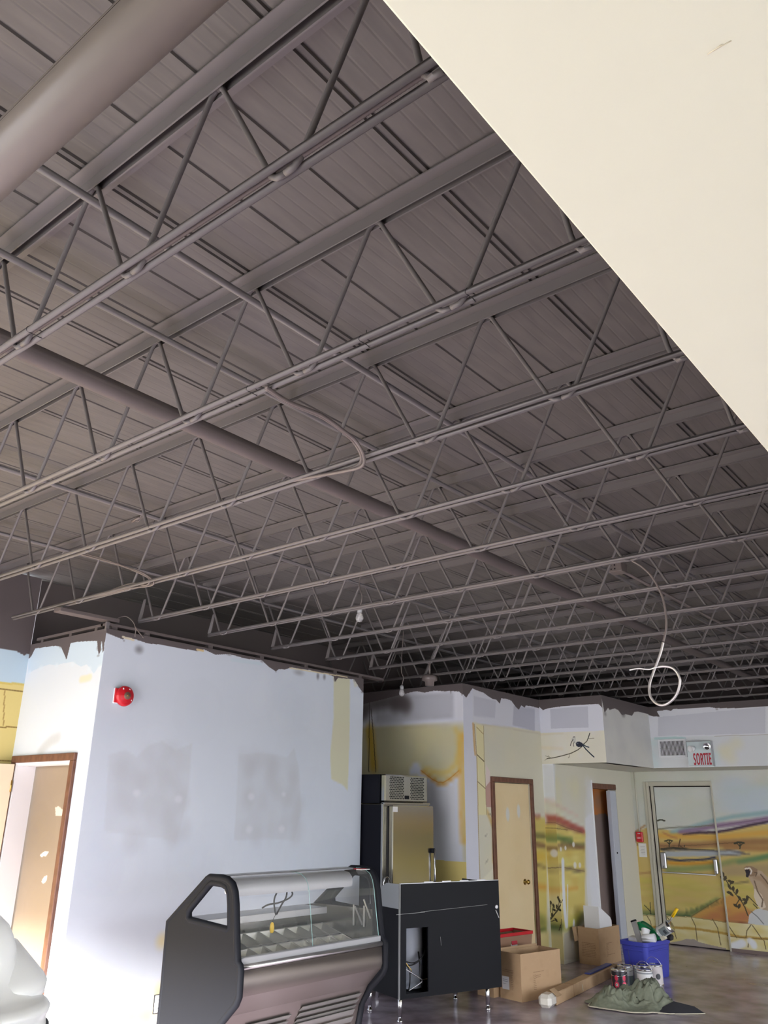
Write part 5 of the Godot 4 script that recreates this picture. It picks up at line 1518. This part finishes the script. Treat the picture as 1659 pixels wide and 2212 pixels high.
func cans():
	var specs := [[295, 1105, 0, "black paint can printed with pink round shapes, nearest the long carton"], [362, 1062, 1, "silver paint can with a dark band, behind the black paint can"], [580, 1100, 2, "white labelled paint can with its wire handle up, behind the green canvas"], [540, 1060, 3, "plain silver paint can just behind the white labelled one"], [690, 1050, 4, "silver paint can with round black spots on its label, nearest the blue tub"]]
	for s in specs:
		var q := z5(s[0], s[1])
		var p := on_y(q.x, q.y, 0.185)
		p.y = 0
		var o := thing("paint_can", s[3], "paint can", p, 0, "paint cans on the floor")
		part("body", can_wall(0.078, 0.172, Basis(), Vector3(0, 0.088, 0)), can_label(s[2]), o)
		part("base_rim", lathed([Vector2(0, 0.0), Vector2(0.081, 0.0), Vector2(0.082, 0.006), Vector2(0.077, 0.01)], 24), M.chrome, o)
		part("lid", lathed([Vector2(0.078, 0.17), Vector2(0.082, 0.176), Vector2(0.081, 0.184), Vector2(0.074, 0.186), Vector2(0.07, 0.178), Vector2(0.066, 0.178), Vector2(0.06, 0.183), Vector2(0.0, 0.183)], 24), M.chrome, o)
		var up: bool = s[2] == 2 or s[2] == 4
		var pts := []
		for k in 13:
			var w := PI * k / 12
			pts.append(Vector3(0.084 * cos(w), 0.15 + (0.105 * sin(w) if up else -0.02 * sin(w)), 0.03 * sin(w) if up else 0.082 * sin(w)))
		part("handle", tubed(pts, 0.0022, 6), M.chrome, o)
		if s[2] == 2:
			var t := TextMesh.new()
			t.font = sans()
			t.text = "bu"
			t.font_size = 16
			t.pixel_size = 0.0035
			t.depth = 0.002
			var l := part("lettering", t, M.black, o, Vector3(0.03, 0.05, 0.079))
			l.rotation.y = 0.2

func sans() -> SystemFont:
	if not cache.has("font"):
		var f := SystemFont.new()
		f.font_names = PackedStringArray(["Droid Sans"])
		f.font_weight = 700
		cache.font = f
	return cache.font

func tarp():
	var c := Vector3(-3.56, 0, -8.03)
	var along := Vector3(0.93, 0, -0.36).normalized()
	var across := Vector3.UP.cross(along).normalized()
	var o := thing("canvas_sheet", "crumpled olive green canvas heaped on the floor in front of the paint cans", "canvas", c)
	var n := FastNoiseLite.new()
	n.seed = 5
	n.frequency = 2.6
	var n2 := FastNoiseLite.new()
	n2.seed = 8
	n2.frequency = 6.0
	var st := begin(true)
	var rows := 40
	var cols := 64
	var grid := []
	for i in rows + 1:
		var line := []
		for j in cols + 1:
			var w := TAU * j / cols
			var r := float(i) / rows
			var edge := 1.0 + 0.16 * n.get_noise_2d(cos(w) * 0.9, sin(w) * 0.9) + 0.07 * sin(w * 7.0)
			var x := cos(w) * r * edge
			var y := sin(w) * r * edge
			var d := Vector2(x - 0.40, y - 0.18)
			var rho := d.length()
			var hump := 0.21 * exp(-rho * rho / 0.22) + 0.125 * exp(-((x + 0.45) * (x + 0.45) / 0.16 + (y + 0.05) * (y + 0.05) / 0.30))
			var fold := 0.042 * sin(d.angle() * 7.0 + 2.6 * n.get_noise_2d(x * 0.6, y * 0.6)) * smoothstep(0.04, 0.26, rho) * exp(-rho * rho / 0.5) + 0.022 * sin(x * 9.0 + y * 12.0 + 5.0 * n.get_noise_2d(y, x)) * smoothstep(0.02, 0.1, hump)
			var crease := n2.get_noise_2d(x * 0.6, y * 0.9) * 0.035
			var h := (hump + fold + crease * smoothstep(0.0, 0.1, hump)) * (1.0 - pow(r, 7.0)) + 0.006
			line.append(along * (x * 0.42) + across * (y * 0.30) + Vector3(0, maxf(h, 0.004), 0) + across * (fold * 0.5) + along * (fold * 0.3))
		grid.append(line)
	for i in rows:
		for j in cols:
			quad(st, grid[i][j], grid[i][j + 1], grid[i + 1][j + 1], grid[i + 1][j])
	part("cloth", st, M.canvas, o)
	var hem := []
	for j in range(34, 58): hem.append(grid[rows][j % (cols + 1)] + Vector3(0, 0.006, 0))
	part("hem_cord", tubed(hem, 0.0055, 6), M.cord, o)
	# dark lining turned out on the right
	st = begin(true)
	var l := [Vector3(0.26, 0.015, 0.05), Vector3(0.36, 0.075, -0.1), Vector3(0.52, 0.045, -0.17), Vector3(0.62, 0.008, -0.14), Vector3(0.45, 0.006, 0.02), Vector3(0.3, 0.005, 0.13)]
	var mid := Vector3(0.42, 0.05, -0.05)
	for k in 6: facing(st, [mid, l[k], l[(k + 1) % 6]], Vector3(0.42, -1, -0.05))
	part("lining", st, M.canvas_dark, o)
	part("hem_cord", tubed(spline([l[5], l[4], l[3]], 0.03), 0.005, 6), M.cord, o)

# ---------------------------------------------------------------- things on the walls
func wall_things():
	# fire bell
	var p := on_x(263, 1504.5, WHITE_X)
	var o := thing("fire_bell", "round red fire alarm bell high on the big white wall", "bell", p)
	var bs := Basis(Vector3.BACK, Vector3.RIGHT, Vector3.UP)
	part("back_box", boxed(Vector3(0.012, 0, 0.02), Vector3(0.024, 0.12, 0.12), 0.004), M.white, o)
	part("back_plate", boxed(Vector3(0.03, 0, 0.03), Vector3(0.014, 0.11, 0.11), 0.004), M.red, o)
	part("gong", lathed([Vector2(0.0, 0.03), Vector2(0.078, 0.03), Vector2(0.08, 0.036), Vector2(0.077, 0.05), Vector2(0.068, 0.062), Vector2(0.052, 0.070), Vector2(0.03, 0.074), Vector2(0.028, 0.078), Vector2(0, 0.080)], 36, Vector3.ZERO, bs), M.red, o)
	part("label", lathed([Vector2(0, 0.0805), Vector2(0.029, 0.0785), Vector2(0.0295, 0.0775)], 24, Vector3.ZERO, bs), mat("bell_label", c8(122, 96, 80), 0.4), o)
	part("bolt", lathed([Vector2(0, 0.079), Vector2(0.007, 0.0795), Vector2(0.006, 0.085), Vector2(0, 0.086)], 10, Vector3.ZERO, bs), M.brass, o)
	for q in [[-0.02, 0.05], [0.036, 0.052], [-0.045, -0.03]]: part("paint_chip", boxed(Vector3(0.068, q[1], q[0]), Vector3(0.004, 0.012, 0.008), 0, Basis(Vector3.RIGHT, 0.4)), M.white, o)
	# outlet low on the same wall
	p = on_x(341, 2168, WHITE_X)
	o = thing("wall_outlet", "double wall outlet low on the white wall, half behind the display case", "outlet", p)
	part("box_edge", boxed(Vector3(0.003, 0, 0), Vector3(0.006, 0.125, 0.085), 0.002), M.rubber, o)
	part("plate", boxed(Vector3(0.007, 0, 0), Vector3(0.006, 0.115, 0.07), 0.002), M.white, o)
	for y in [-0.026, 0.026]:
		var s := part("socket", lathed([Vector2(0.0, 0.0), Vector2(0.018, 0.0), Vector2(0.017, 0.004), Vector2(0, 0.004)], 16, Vector3(0.009, y, 0), bs), M.gloss_white, o)
		for z in [-0.006, 0.006]: part("slot", boxed(Vector3(0.0135, y, z), Vector3(0.002, 0.009, 0.0025)), M.void, s)
	# fire alarm pull station and its conduit
	var a := on_z(1280 + 400 * 0.22845, 1640 + 98 * 0.22845, EXIT_Z + 0.02)
	var c := on_z(1280 + 452 * 0.22845, 1640 + 735 * 0.22845, EXIT_Z)
	o = thing("pull_station", "small red fire alarm pull station left of the exit door", "fire alarm", c)
	part("case", boxed(Vector3(0, 0, 0.022), Vector3(0.095, 0.135, 0.044), 0.008), M.red, o)
	part("pull_bar", boxed(Vector3(0, -0.01, 0.047), Vector3(0.07, 0.03, 0.01), 0.003), M.red, o)
	for y in [-0.005, -0.017]: part("print", boxed(Vector3(0, y, 0.053), Vector3(0.045, 0.005, 0.001)), M.white, o)
	part("print", boxed(Vector3(0, 0.045, 0.045), Vector3(0.04, 0.008, 0.001)), M.white, o)
	single("conduit_pipe", tubed([Vector3(c.x, SOFFIT_Y + 0.0, EXIT_Z + 0.014), Vector3(c.x, c.y + 0.07, EXIT_Z + 0.014)], 0.011, 10), mat("conduit_pale", c8(196, 194, 178), 0.5), "thin pale conduit running down the mural wall to the red pull station", "conduit")
	p = on_z(1280 + 476 * 0.22845, 1640 + 860 * 0.22845, EXIT_Z)
	o = thing("paper_notice", "small white paper notice taped under the red pull station", "notice", p + Vector3(0, 0, 0.003))
	part("sheet", boxed(Vector3.ZERO, Vector3(0.115, 0.18, 0.002)), M.paper, o)
	for k in 6: part("print", boxed(Vector3(0.0, 0.05 - 0.02 * k, 0.0015), Vector3(0.07 - 0.008 * (k % 3), 0.004, 0.0006)), M.grille, o)
	# vent over the exit
	p = on_z(1140 + 1000 * 0.31284, 1480 + 436 * 0.31284, SOFFIT_Z)
	var w := (on_z(1140 + 1097 * 0.31284, 1620, SOFFIT_Z) - on_z(1140 + 905 * 0.31284, 1620, SOFFIT_Z)).x
	o = thing("air_vent", "white framed air vent with dark upright gaps, left of the exit sign", "vent", p)
	var h := 0.235
	var iw := w * 0.88
	var ih := h * 0.78
	part("backing", boxed(Vector3(0, 0, 0.002), Vector3(iw, ih, 0.004)), M.void, o)  # dark sheet stands for the shade behind the slats
	for s in [-1.0, 1.0]:
		part("frame", boxed(Vector3(s * (w + iw) / 4, 0, 0.008), Vector3((w - iw) / 2, h, 0.016), 0.003), M.white, o)
		part("frame", boxed(Vector3(0, s * (h + ih) / 4, 0.008), Vector3(iw, (h - ih) / 2, 0.016), 0.003), M.white, o)
	for k in 19: part("slat", boxed(Vector3(-iw / 2 + iw * (k + 0.5) / 19, 0, 0.009), Vector3(0.0075, ih, 0.006), 0.001), M.white, o)
	part("slat", boxed(Vector3(0, 0, 0.012), Vector3(iw, 0.004, 0.006)), M.grille, o)
	# exit sign with twin lamps
	var t0 := on_z(1140 + 1104 * 0.31284, 1480 + 395 * 0.31284, SOFFIT_Z)
	var t1 := on_z(1140 + 1292 * 0.31284, 1480 + 556 * 0.31284, SOFFIT_Z)
	o = thing("exit_sign", "pale exit sign reading SORTIE in red, with two small emergency lamps", "sign", Vector3((t0.x + t1.x) / 2, (t0.y + t1.y) / 2, SOFFIT_Z))
	var sw := t1.x - t0.x
	var sh := t0.y - t1.y
	part("panel", boxed(Vector3(0, 0, 0.03), Vector3(sw, sh, 0.06), 0.005), mat("sign_pale", c8(206, 220, 222), 0.5), o)
	var sign_edging := begin()  # thin darker edging along the sign's top and right
	box(sign_edging, Vector3(sw / 2 + 0.003, 0.0, 0.031), Vector3(0.008, sh + 0.012, 0.064), 0.001)
	box(sign_edging, Vector3(0, sh / 2 + 0.003, 0.031), Vector3(sw, 0.008, 0.064), 0.001)
	part("edge", sign_edging, M.grey_plastic, o)
	var tm := TextMesh.new()
	tm.font = sans()
	tm.text = "SORTIE"
	tm.font_size = 64
	tm.pixel_size = 0.002
	tm.depth = 0.006
	var l := part("lettering", tm, M.sign_red, o, Vector3(0.03, -sh * 0.225, 0.062))
	var ab := tm.get_aabb()
	l.scale = Vector3(sw * 0.72 / ab.size.x, sh * 0.50 / ab.size.y, 1)
	l.position -= Vector3(ab.get_center().x * l.scale.x, ab.get_center().y * l.scale.y, 0)
	for q in [[1130, 440, -0.5], [1238, 420, 0.2]]:
		var lp := on_z(1140 + q[0] * 0.31284, 1480 + q[1] * 0.31284, SOFFIT_Z + 0.11) - o.position
		var lb := Basis(Vector3.UP, q[2]) * Basis(Vector3.RIGHT, PI / 2 + 0.25)
		var lamp := part("lamp_head", lathed([Vector2(0, -0.05), Vector2(0.022, -0.05), Vector2(0.036, -0.02), Vector2(0.046, 0.012), Vector2(0.047, 0.022), Vector2(0.04, 0.022), Vector2(0.032, 0.008), Vector2(0, -0.004)], 20, lp, lb), M.chrome if q[2] > 0 else M.gloss_white, o)
		part("bracket", tubed([lp + Vector3(0, 0, -0.03), Vector3(lp.x, lp.y, 0.05)], 0.01, 8), M.white, lamp)

# ---------------------------------------------------------------- things up in the joists
func ceiling_things():
	# big round pipe close overhead
	var y := 2.86
	var q0 := on_y(0, 435, y)
	var q1 := on_y(0, 255, y)
	var zc := (q0.z + q1.z) / 2
	var r := absf(q0.z - q1.z) / 2 * 0.94
	var o := thing("round_pipe", "thick smooth brown pipe close overhead in the upper left corner", "pipe", Vector3(0, y, zc))
	part("pipe_wall", tubed([Vector3(-6.8, 0, 0), Vector3(0.5, 0, 0)], r, 128), M.pipe, o)
	for x in [-4.6, -3.6]:
		part("hanger", tubed([Vector3(x, r, 0), Vector3(x, DECK - y, 0)], 0.005, 6), M.steel, o)
	# sprinkler main through the joist webs
	single("sprinkler_main", tubed([Vector3(-2.772, 3.287, 1.4), Vector3(-2.776, 3.287, -3.4), Vector3(-2.89, 3.287, -11.9)], 0.041, 20), M.dark, "long brown pipe running diagonally through the middle of the joist webs", "pipe")
	# bridging rods under the top chords
	var yb := 3.487
	var rods := [[-2.09, "first brown bridging rod crossing under the joists' top chords, right of the long pipe"], [-2.585, "brown bridging rod crossing under the top chords just right of the long pipe"], [-4.49, "brown bridging rod crossing under the top chords left of the long pipe"], [-5.68, "brown bridging rod crossing under the top chords above the white wall"]]
	for d in rods: single("bridging_rod", tubed([Vector3(d[0], yb + 0.02, 1.4), Vector3(d[0], yb + 0.02, -11.95)], 0.0145, 10), M.steel, d[1], "rod", "bridging rods")
	# straight conduit with a junction box
	var jb := on_y(1334, 1228, 3.46)
	o = thing("junction_box", "small grey-brown junction box with knock-out holes, hanging under the joists by the flexible conduit", "junction box", jb)
	part("case", boxed(Vector3.ZERO, Vector3(0.11, 0.075, 0.11), 0.004), M.conduit_painted, o)
	for q in [[-0.03, 0.015], [0.0, 0.015], [-0.03, -0.015], [0.0, -0.015]]: part("knock_out", tubed([Vector3(q[0], q[1], 0.054), Vector3(q[0], q[1], 0.0565)], 0.006, 10), M.void, o)
	part("strap", tubed([Vector3(0, 0.036, 0), Vector3(0, DECK - jb.y, 0)], 0.006, 6), M.steel, o)
	single("straight_conduit", tubed([jb + Vector3(0.03, -0.02, -0.05), jb + Vector3(0.06, -0.02, -5.4)], 0.0125, 10), M.conduit_painted, "straight brown conduit leading from the junction box towards the back", "conduit")
	# armoured cable hanging down with a loop
	var loop := [[400, 70], [520, 140], [640, 250], [720, 370], [790, 510], [830, 650], [855, 850], [850, 1000], [815, 1150], [780, 1290], [730, 1430], [680, 1560], [640, 1680], [630, 1780], [650, 1880], [720, 1960], [800, 1985], [880, 1960], [960, 1890], [1010, 1800], [1035, 1690], [1030, 1620], [990, 1540], [920, 1485], [820, 1470], [750, 1480]]
	var pts := []
	for k in loop.size():
		pts.append(on_z(1300 + loop[k][0] * 0.16277, 1200 + loop[k][1] * 0.16277, -4.55 + 0.05 * smoothstep(0.0, 25.0, k) * (1.0 if k < 12 else 1.6)))
	o = thing("hanging_conduit", "flexible metal conduit hanging from a joist and curling into a loose loop", "conduit", pts[0])
	var upper := []
	var lower := []
	var baked := spline(pts, 0.0045)
	for k in baked.size():
		if k <= baked.size() * 0.42: upper.append(baked[k] - pts[0])
		if k >= baked.size() * 0.42: lower.append(baked[k] - pts[0])
	part("painted_length", tubed(upper, 0.0065, 10, 0.07), M.conduit_painted, o)
	part("bare_length", tubed(lower, 0.0072, 10, 0.08), M.conduit, o)
	var tail := [pts[pts.size() - 1] - pts[0]]
	for q in [[700, 1490], [640, 1510], [570, 1508], [500, 1500], [440, 1505], [370, 1520]]: tail.append(on_z(1300 + q[0] * 0.16277, 1200 + q[1] * 0.16277, -4.47) - pts[0])
	part("wire_tail", tubed(spline(tail, 0.01), 0.0036, 8), M.gloss_white, o)
	# looped cables that pass from one joist to the next
	o = thing("armoured_cable", "pair of armoured cables bending down from the second to the third joist", "cable", Vector3.ZERO, 0, "armoured cables between joists")
	for j in 2:
		var off := 0.018 * j
		var way := [[1150, 400 - j * 8, -1.74, 0], [1250, 462 - j * 6, -1.9, 0], [1390, 522 - j * 8, -2.1, 0], [1480, 583 - j * 6, -2.26, 0], [1530 + j * 8, 630 - j * 4, -2.36, 0], [1562 + j * 10, 690, -2.42, 0], [1550 + j * 14, 728 + j * 6, -2.44, 0], [1490, 752 + j * 4, -2.445, 0], [1400, 772, -2.45, 0], [1250, 800, -2.455, 0]]
		var line := []
		for q in way: line.append(on_z(q[0] * 0.4997, 640 + q[1] * 0.4997, q[2] + off))
		part("cable", tubed(spline(line, 0.006), 0.0075, 8, 0.1), M.conduit_painted, o)
	o = thing("armoured_cable", "pair of armoured cables drooping over the fourth joist near the white wall's corner", "cable", Vector3.ZERO, 0, "armoured cables between joists")
	for j in 2:
		var way2 := [[340, 1112 - j * 8, -2.95], [480, 1150 - j * 4, -3.05], [600, 1188 + j * 6, -3.1], [655 - j * 10, 1222, -3.12], [655 - j * 25, 1248, -3.13], [560, 1262 - j * 20, -3.135], [430, 1292 - j * 4, -3.13], [330, 1310 + j * 4, -3.13], [230, 1335, -3.13]]
		var line2 := []
		for q in way2: line2.append(on_z(q[0] * 0.5003, 640 + q[1] * 0.5003, q[2]))
		part("cable", tubed(spline(line2, 0.008), 0.006, 8, 0.08), M.conduit_painted, o)
	# cable that lies between the first joist's bottom rods
	single("armoured_cable", tubed(spline([Vector3(-0.6, CHORD + 0.012, -1.034), Vector3(-1.4, CHORD + 0.008, -1.034), Vector3(-2.6, CHORD + 0.012, -1.032)], 0.006), 0.0065, 8, 0.1), M.dark, "dark armoured cable lying between the nearest joist's two bottom rods", "cable", "armoured cables between joists")
	# stray wires near the white wall's corner
	for s in [[[500, 1395], [540, 1382], [570, 1400], [585, 1430], [583, 1470]], [[585, 1430], [600, 1450], [620, 1475]]]:
		var line3 := []
		for q in s: line3.append(on_z(q[0] * 0.5003, 640 + q[1] * 0.5003, -3.66 if q[0] > 450 else -3.4))
		single("stray_wire", tubed(spline(line3, 0.01), 0.0045, 6), M.conduit_painted, ["loose brown wire arching over the white wall's top corner", "short loose wire end pointing down at the white wall's top corner"][taken.get("stray_wire", 0)], "wire", "stray wires at the ceiling")
	# wire ties round the bottom rods
	for d in [[-1.505, -1.734], [-2.05, -1.734], [-1.09, -1.734], [-2.32, -1.032], [-3.65, -2.454], [-2.93, -2.454]]:
		var ring := []
		for k in 16:
			var w := TAU * k / 16
			ring.append(Vector3(0.004 * sin(3 * w), 0.014 * sin(w), 0.033 * cos(w)))
		var st := begin(true)
		tube(st, ring, 0.0016, 5, true)
		tube(st, [Vector3(0, 0.014, 0.0), Vector3(0.006, 0.028, 0.004), Vector3(0.002, 0.042, 0.0)], 0.0013, 5)
		var n: int = taken.get("wire_tie", 0)
		var tie := single("wire_tie", st, M.rubber, ["thin wire tie on the second joist's bottom rods, nearest the looped cable's start", "thin wire tie on the second joist's bottom rods where the looped cable leaves", "thin wire tie on the second joist's bottom rods nearest the soffit", "thin wire tie on the nearest joist's bottom rods, lower left", "thin wire tie on the third joist's bottom rods, left of the long pipe", "thin wire tie on the third joist's bottom rods, beside the long pipe"][n], "wire tie", "wire ties")
		tie.position = Vector3(d[0], CHORD, d[1])
	# bare bulbs and sockets left hanging
	for s in [[777, 1322, -4.9, "bare bulb dangling in the joists above the white wall's far half"], [868, 1488, -7.3, "bare bulb dangling in front of the alcove's dark top corner"]]:
		var p := on_z(s[0], s[1], s[2])
		var b := thing("hanging_bulb", s[3], "bulb", p, 0, "bulbs left hanging")
		part("socket", lathed([Vector2(0, -0.005), Vector2(0.02, -0.005), Vector2(0.022, 0.03), Vector2(0.01, 0.04), Vector2(0, 0.042)], 16), M.grey_plastic, b)
		part("glass", lathed([Vector2(0, -0.085), Vector2(0.018, -0.08), Vector2(0.03, -0.062), Vector2(0.032, -0.045), Vector2(0.024, -0.02), Vector2(0.014, -0.004)], 20), M.bulb, b)
		part("cord", tubed(spline([Vector3(0, 0.04, 0), Vector3(0.03, 0.12, 0.01), Vector3(-0.01, 0.24, 0), Vector3(0.02, DECK - p.y, 0)], 0.015), 0.005, 6), M.conduit_painted, b)
	var p2 := on_z(928, 1472, -7.45)
	o = thing("ceiling_box", "round grey ceiling box hanging under a joist above the alcove", "ceiling box", p2)
	part("drum", lathed([Vector2(0, -0.05), Vector2(0.05, -0.05), Vector2(0.052, 0.0), Vector2(0.085, 0.01), Vector2(0.085, 0.05), Vector2(0.06, 0.07), Vector2(0, 0.07)], 20), M.conduit_painted, o)
	part("stem", tubed([Vector3(0, 0.07, 0), Vector3(0, 0.25, 0)], 0.012, 8), M.conduit_painted, o)
	p2 = on_y(293, 1124, 3.485)
	o = thing("plug_cluster", "small clump of wire ends on a rod high in the joists above the left door", "wire ends", p2)
	part("connector", tubed([Vector3(-0.04, 0.0, 0), Vector3(0.05, 0.012, 0)], 0.01, 8), M.conduit_painted, o)
	part("wire_end", tubed(spline([Vector3(0.05, 0.012, 0), Vector3(0.08, 0.03, 0.01), Vector3(0.06, -0.02, 0.01), Vector3(0.03, -0.015, 0.02)], 0.01), 0.004, 6), M.conduit_painted, o)

# ---------------------------------------------------------------- white sculpture
func sculpture():
	var d := ray(-70, 2090).normalized() * 1.6
	var base := Vector3(d.x, 0, d.z)
	var o := thing("white_sculpture", "glossy white moulded sculpture with a flared rim, cut off by the lower left corner", "sculpture", base)
	part("plinth", lathed([Vector2(0, 0), Vector2(0.24, 0), Vector2(0.25, 0.02), Vector2(0.24, 0.05), Vector2(0.16, 0.09), Vector2(0.11, 0.3), Vector2(0.10, 0.7), Vector2(0.13, 1.0), Vector2(0.15, 1.2), Vector2(0.14, 1.30), Vector2(0.1320, 1.327)], 40), M.gloss_white, o)
	part("rim", lathed([Vector2(0.128, 1.326), Vector2(0.126, 1.333), Vector2(0.1265, 1.340), Vector2(0.1295, 1.347), Vector2(0.1305, 1.352), Vector2(0.127, 1.357), Vector2(0.119, 1.3625), Vector2(0.10, 1.366)], 40), M.gloss_white, o)
	part("bell", lathed([Vector2(0.120, 1.362), Vector2(0.102, 1.368), Vector2(0.0912, 1.375), Vector2(0.079, 1.390), Vector2(0.072, 1.404), Vector2(0.0685, 1.419), Vector2(0.0675, 1.434), Vector2(0.060, 1.453), Vector2(0.051, 1.469), Vector2(0.035, 1.483), Vector2(0.015, 1.490), Vector2(0, 1.492)], 40), M.gloss_white, o)
	var away := Vector3(d.x, 0, d.z).normalized() * 0.05
	part("shoulder", lathed([Vector2(0.112, 1.356), Vector2(0.1225, 1.363), Vector2(0.1245, 1.379), Vector2(0.1175, 1.390), Vector2(0.070, 1.439), Vector2(0.05, 1.446), Vector2(0, 1.45)], 40, away), M.gloss_white, o)
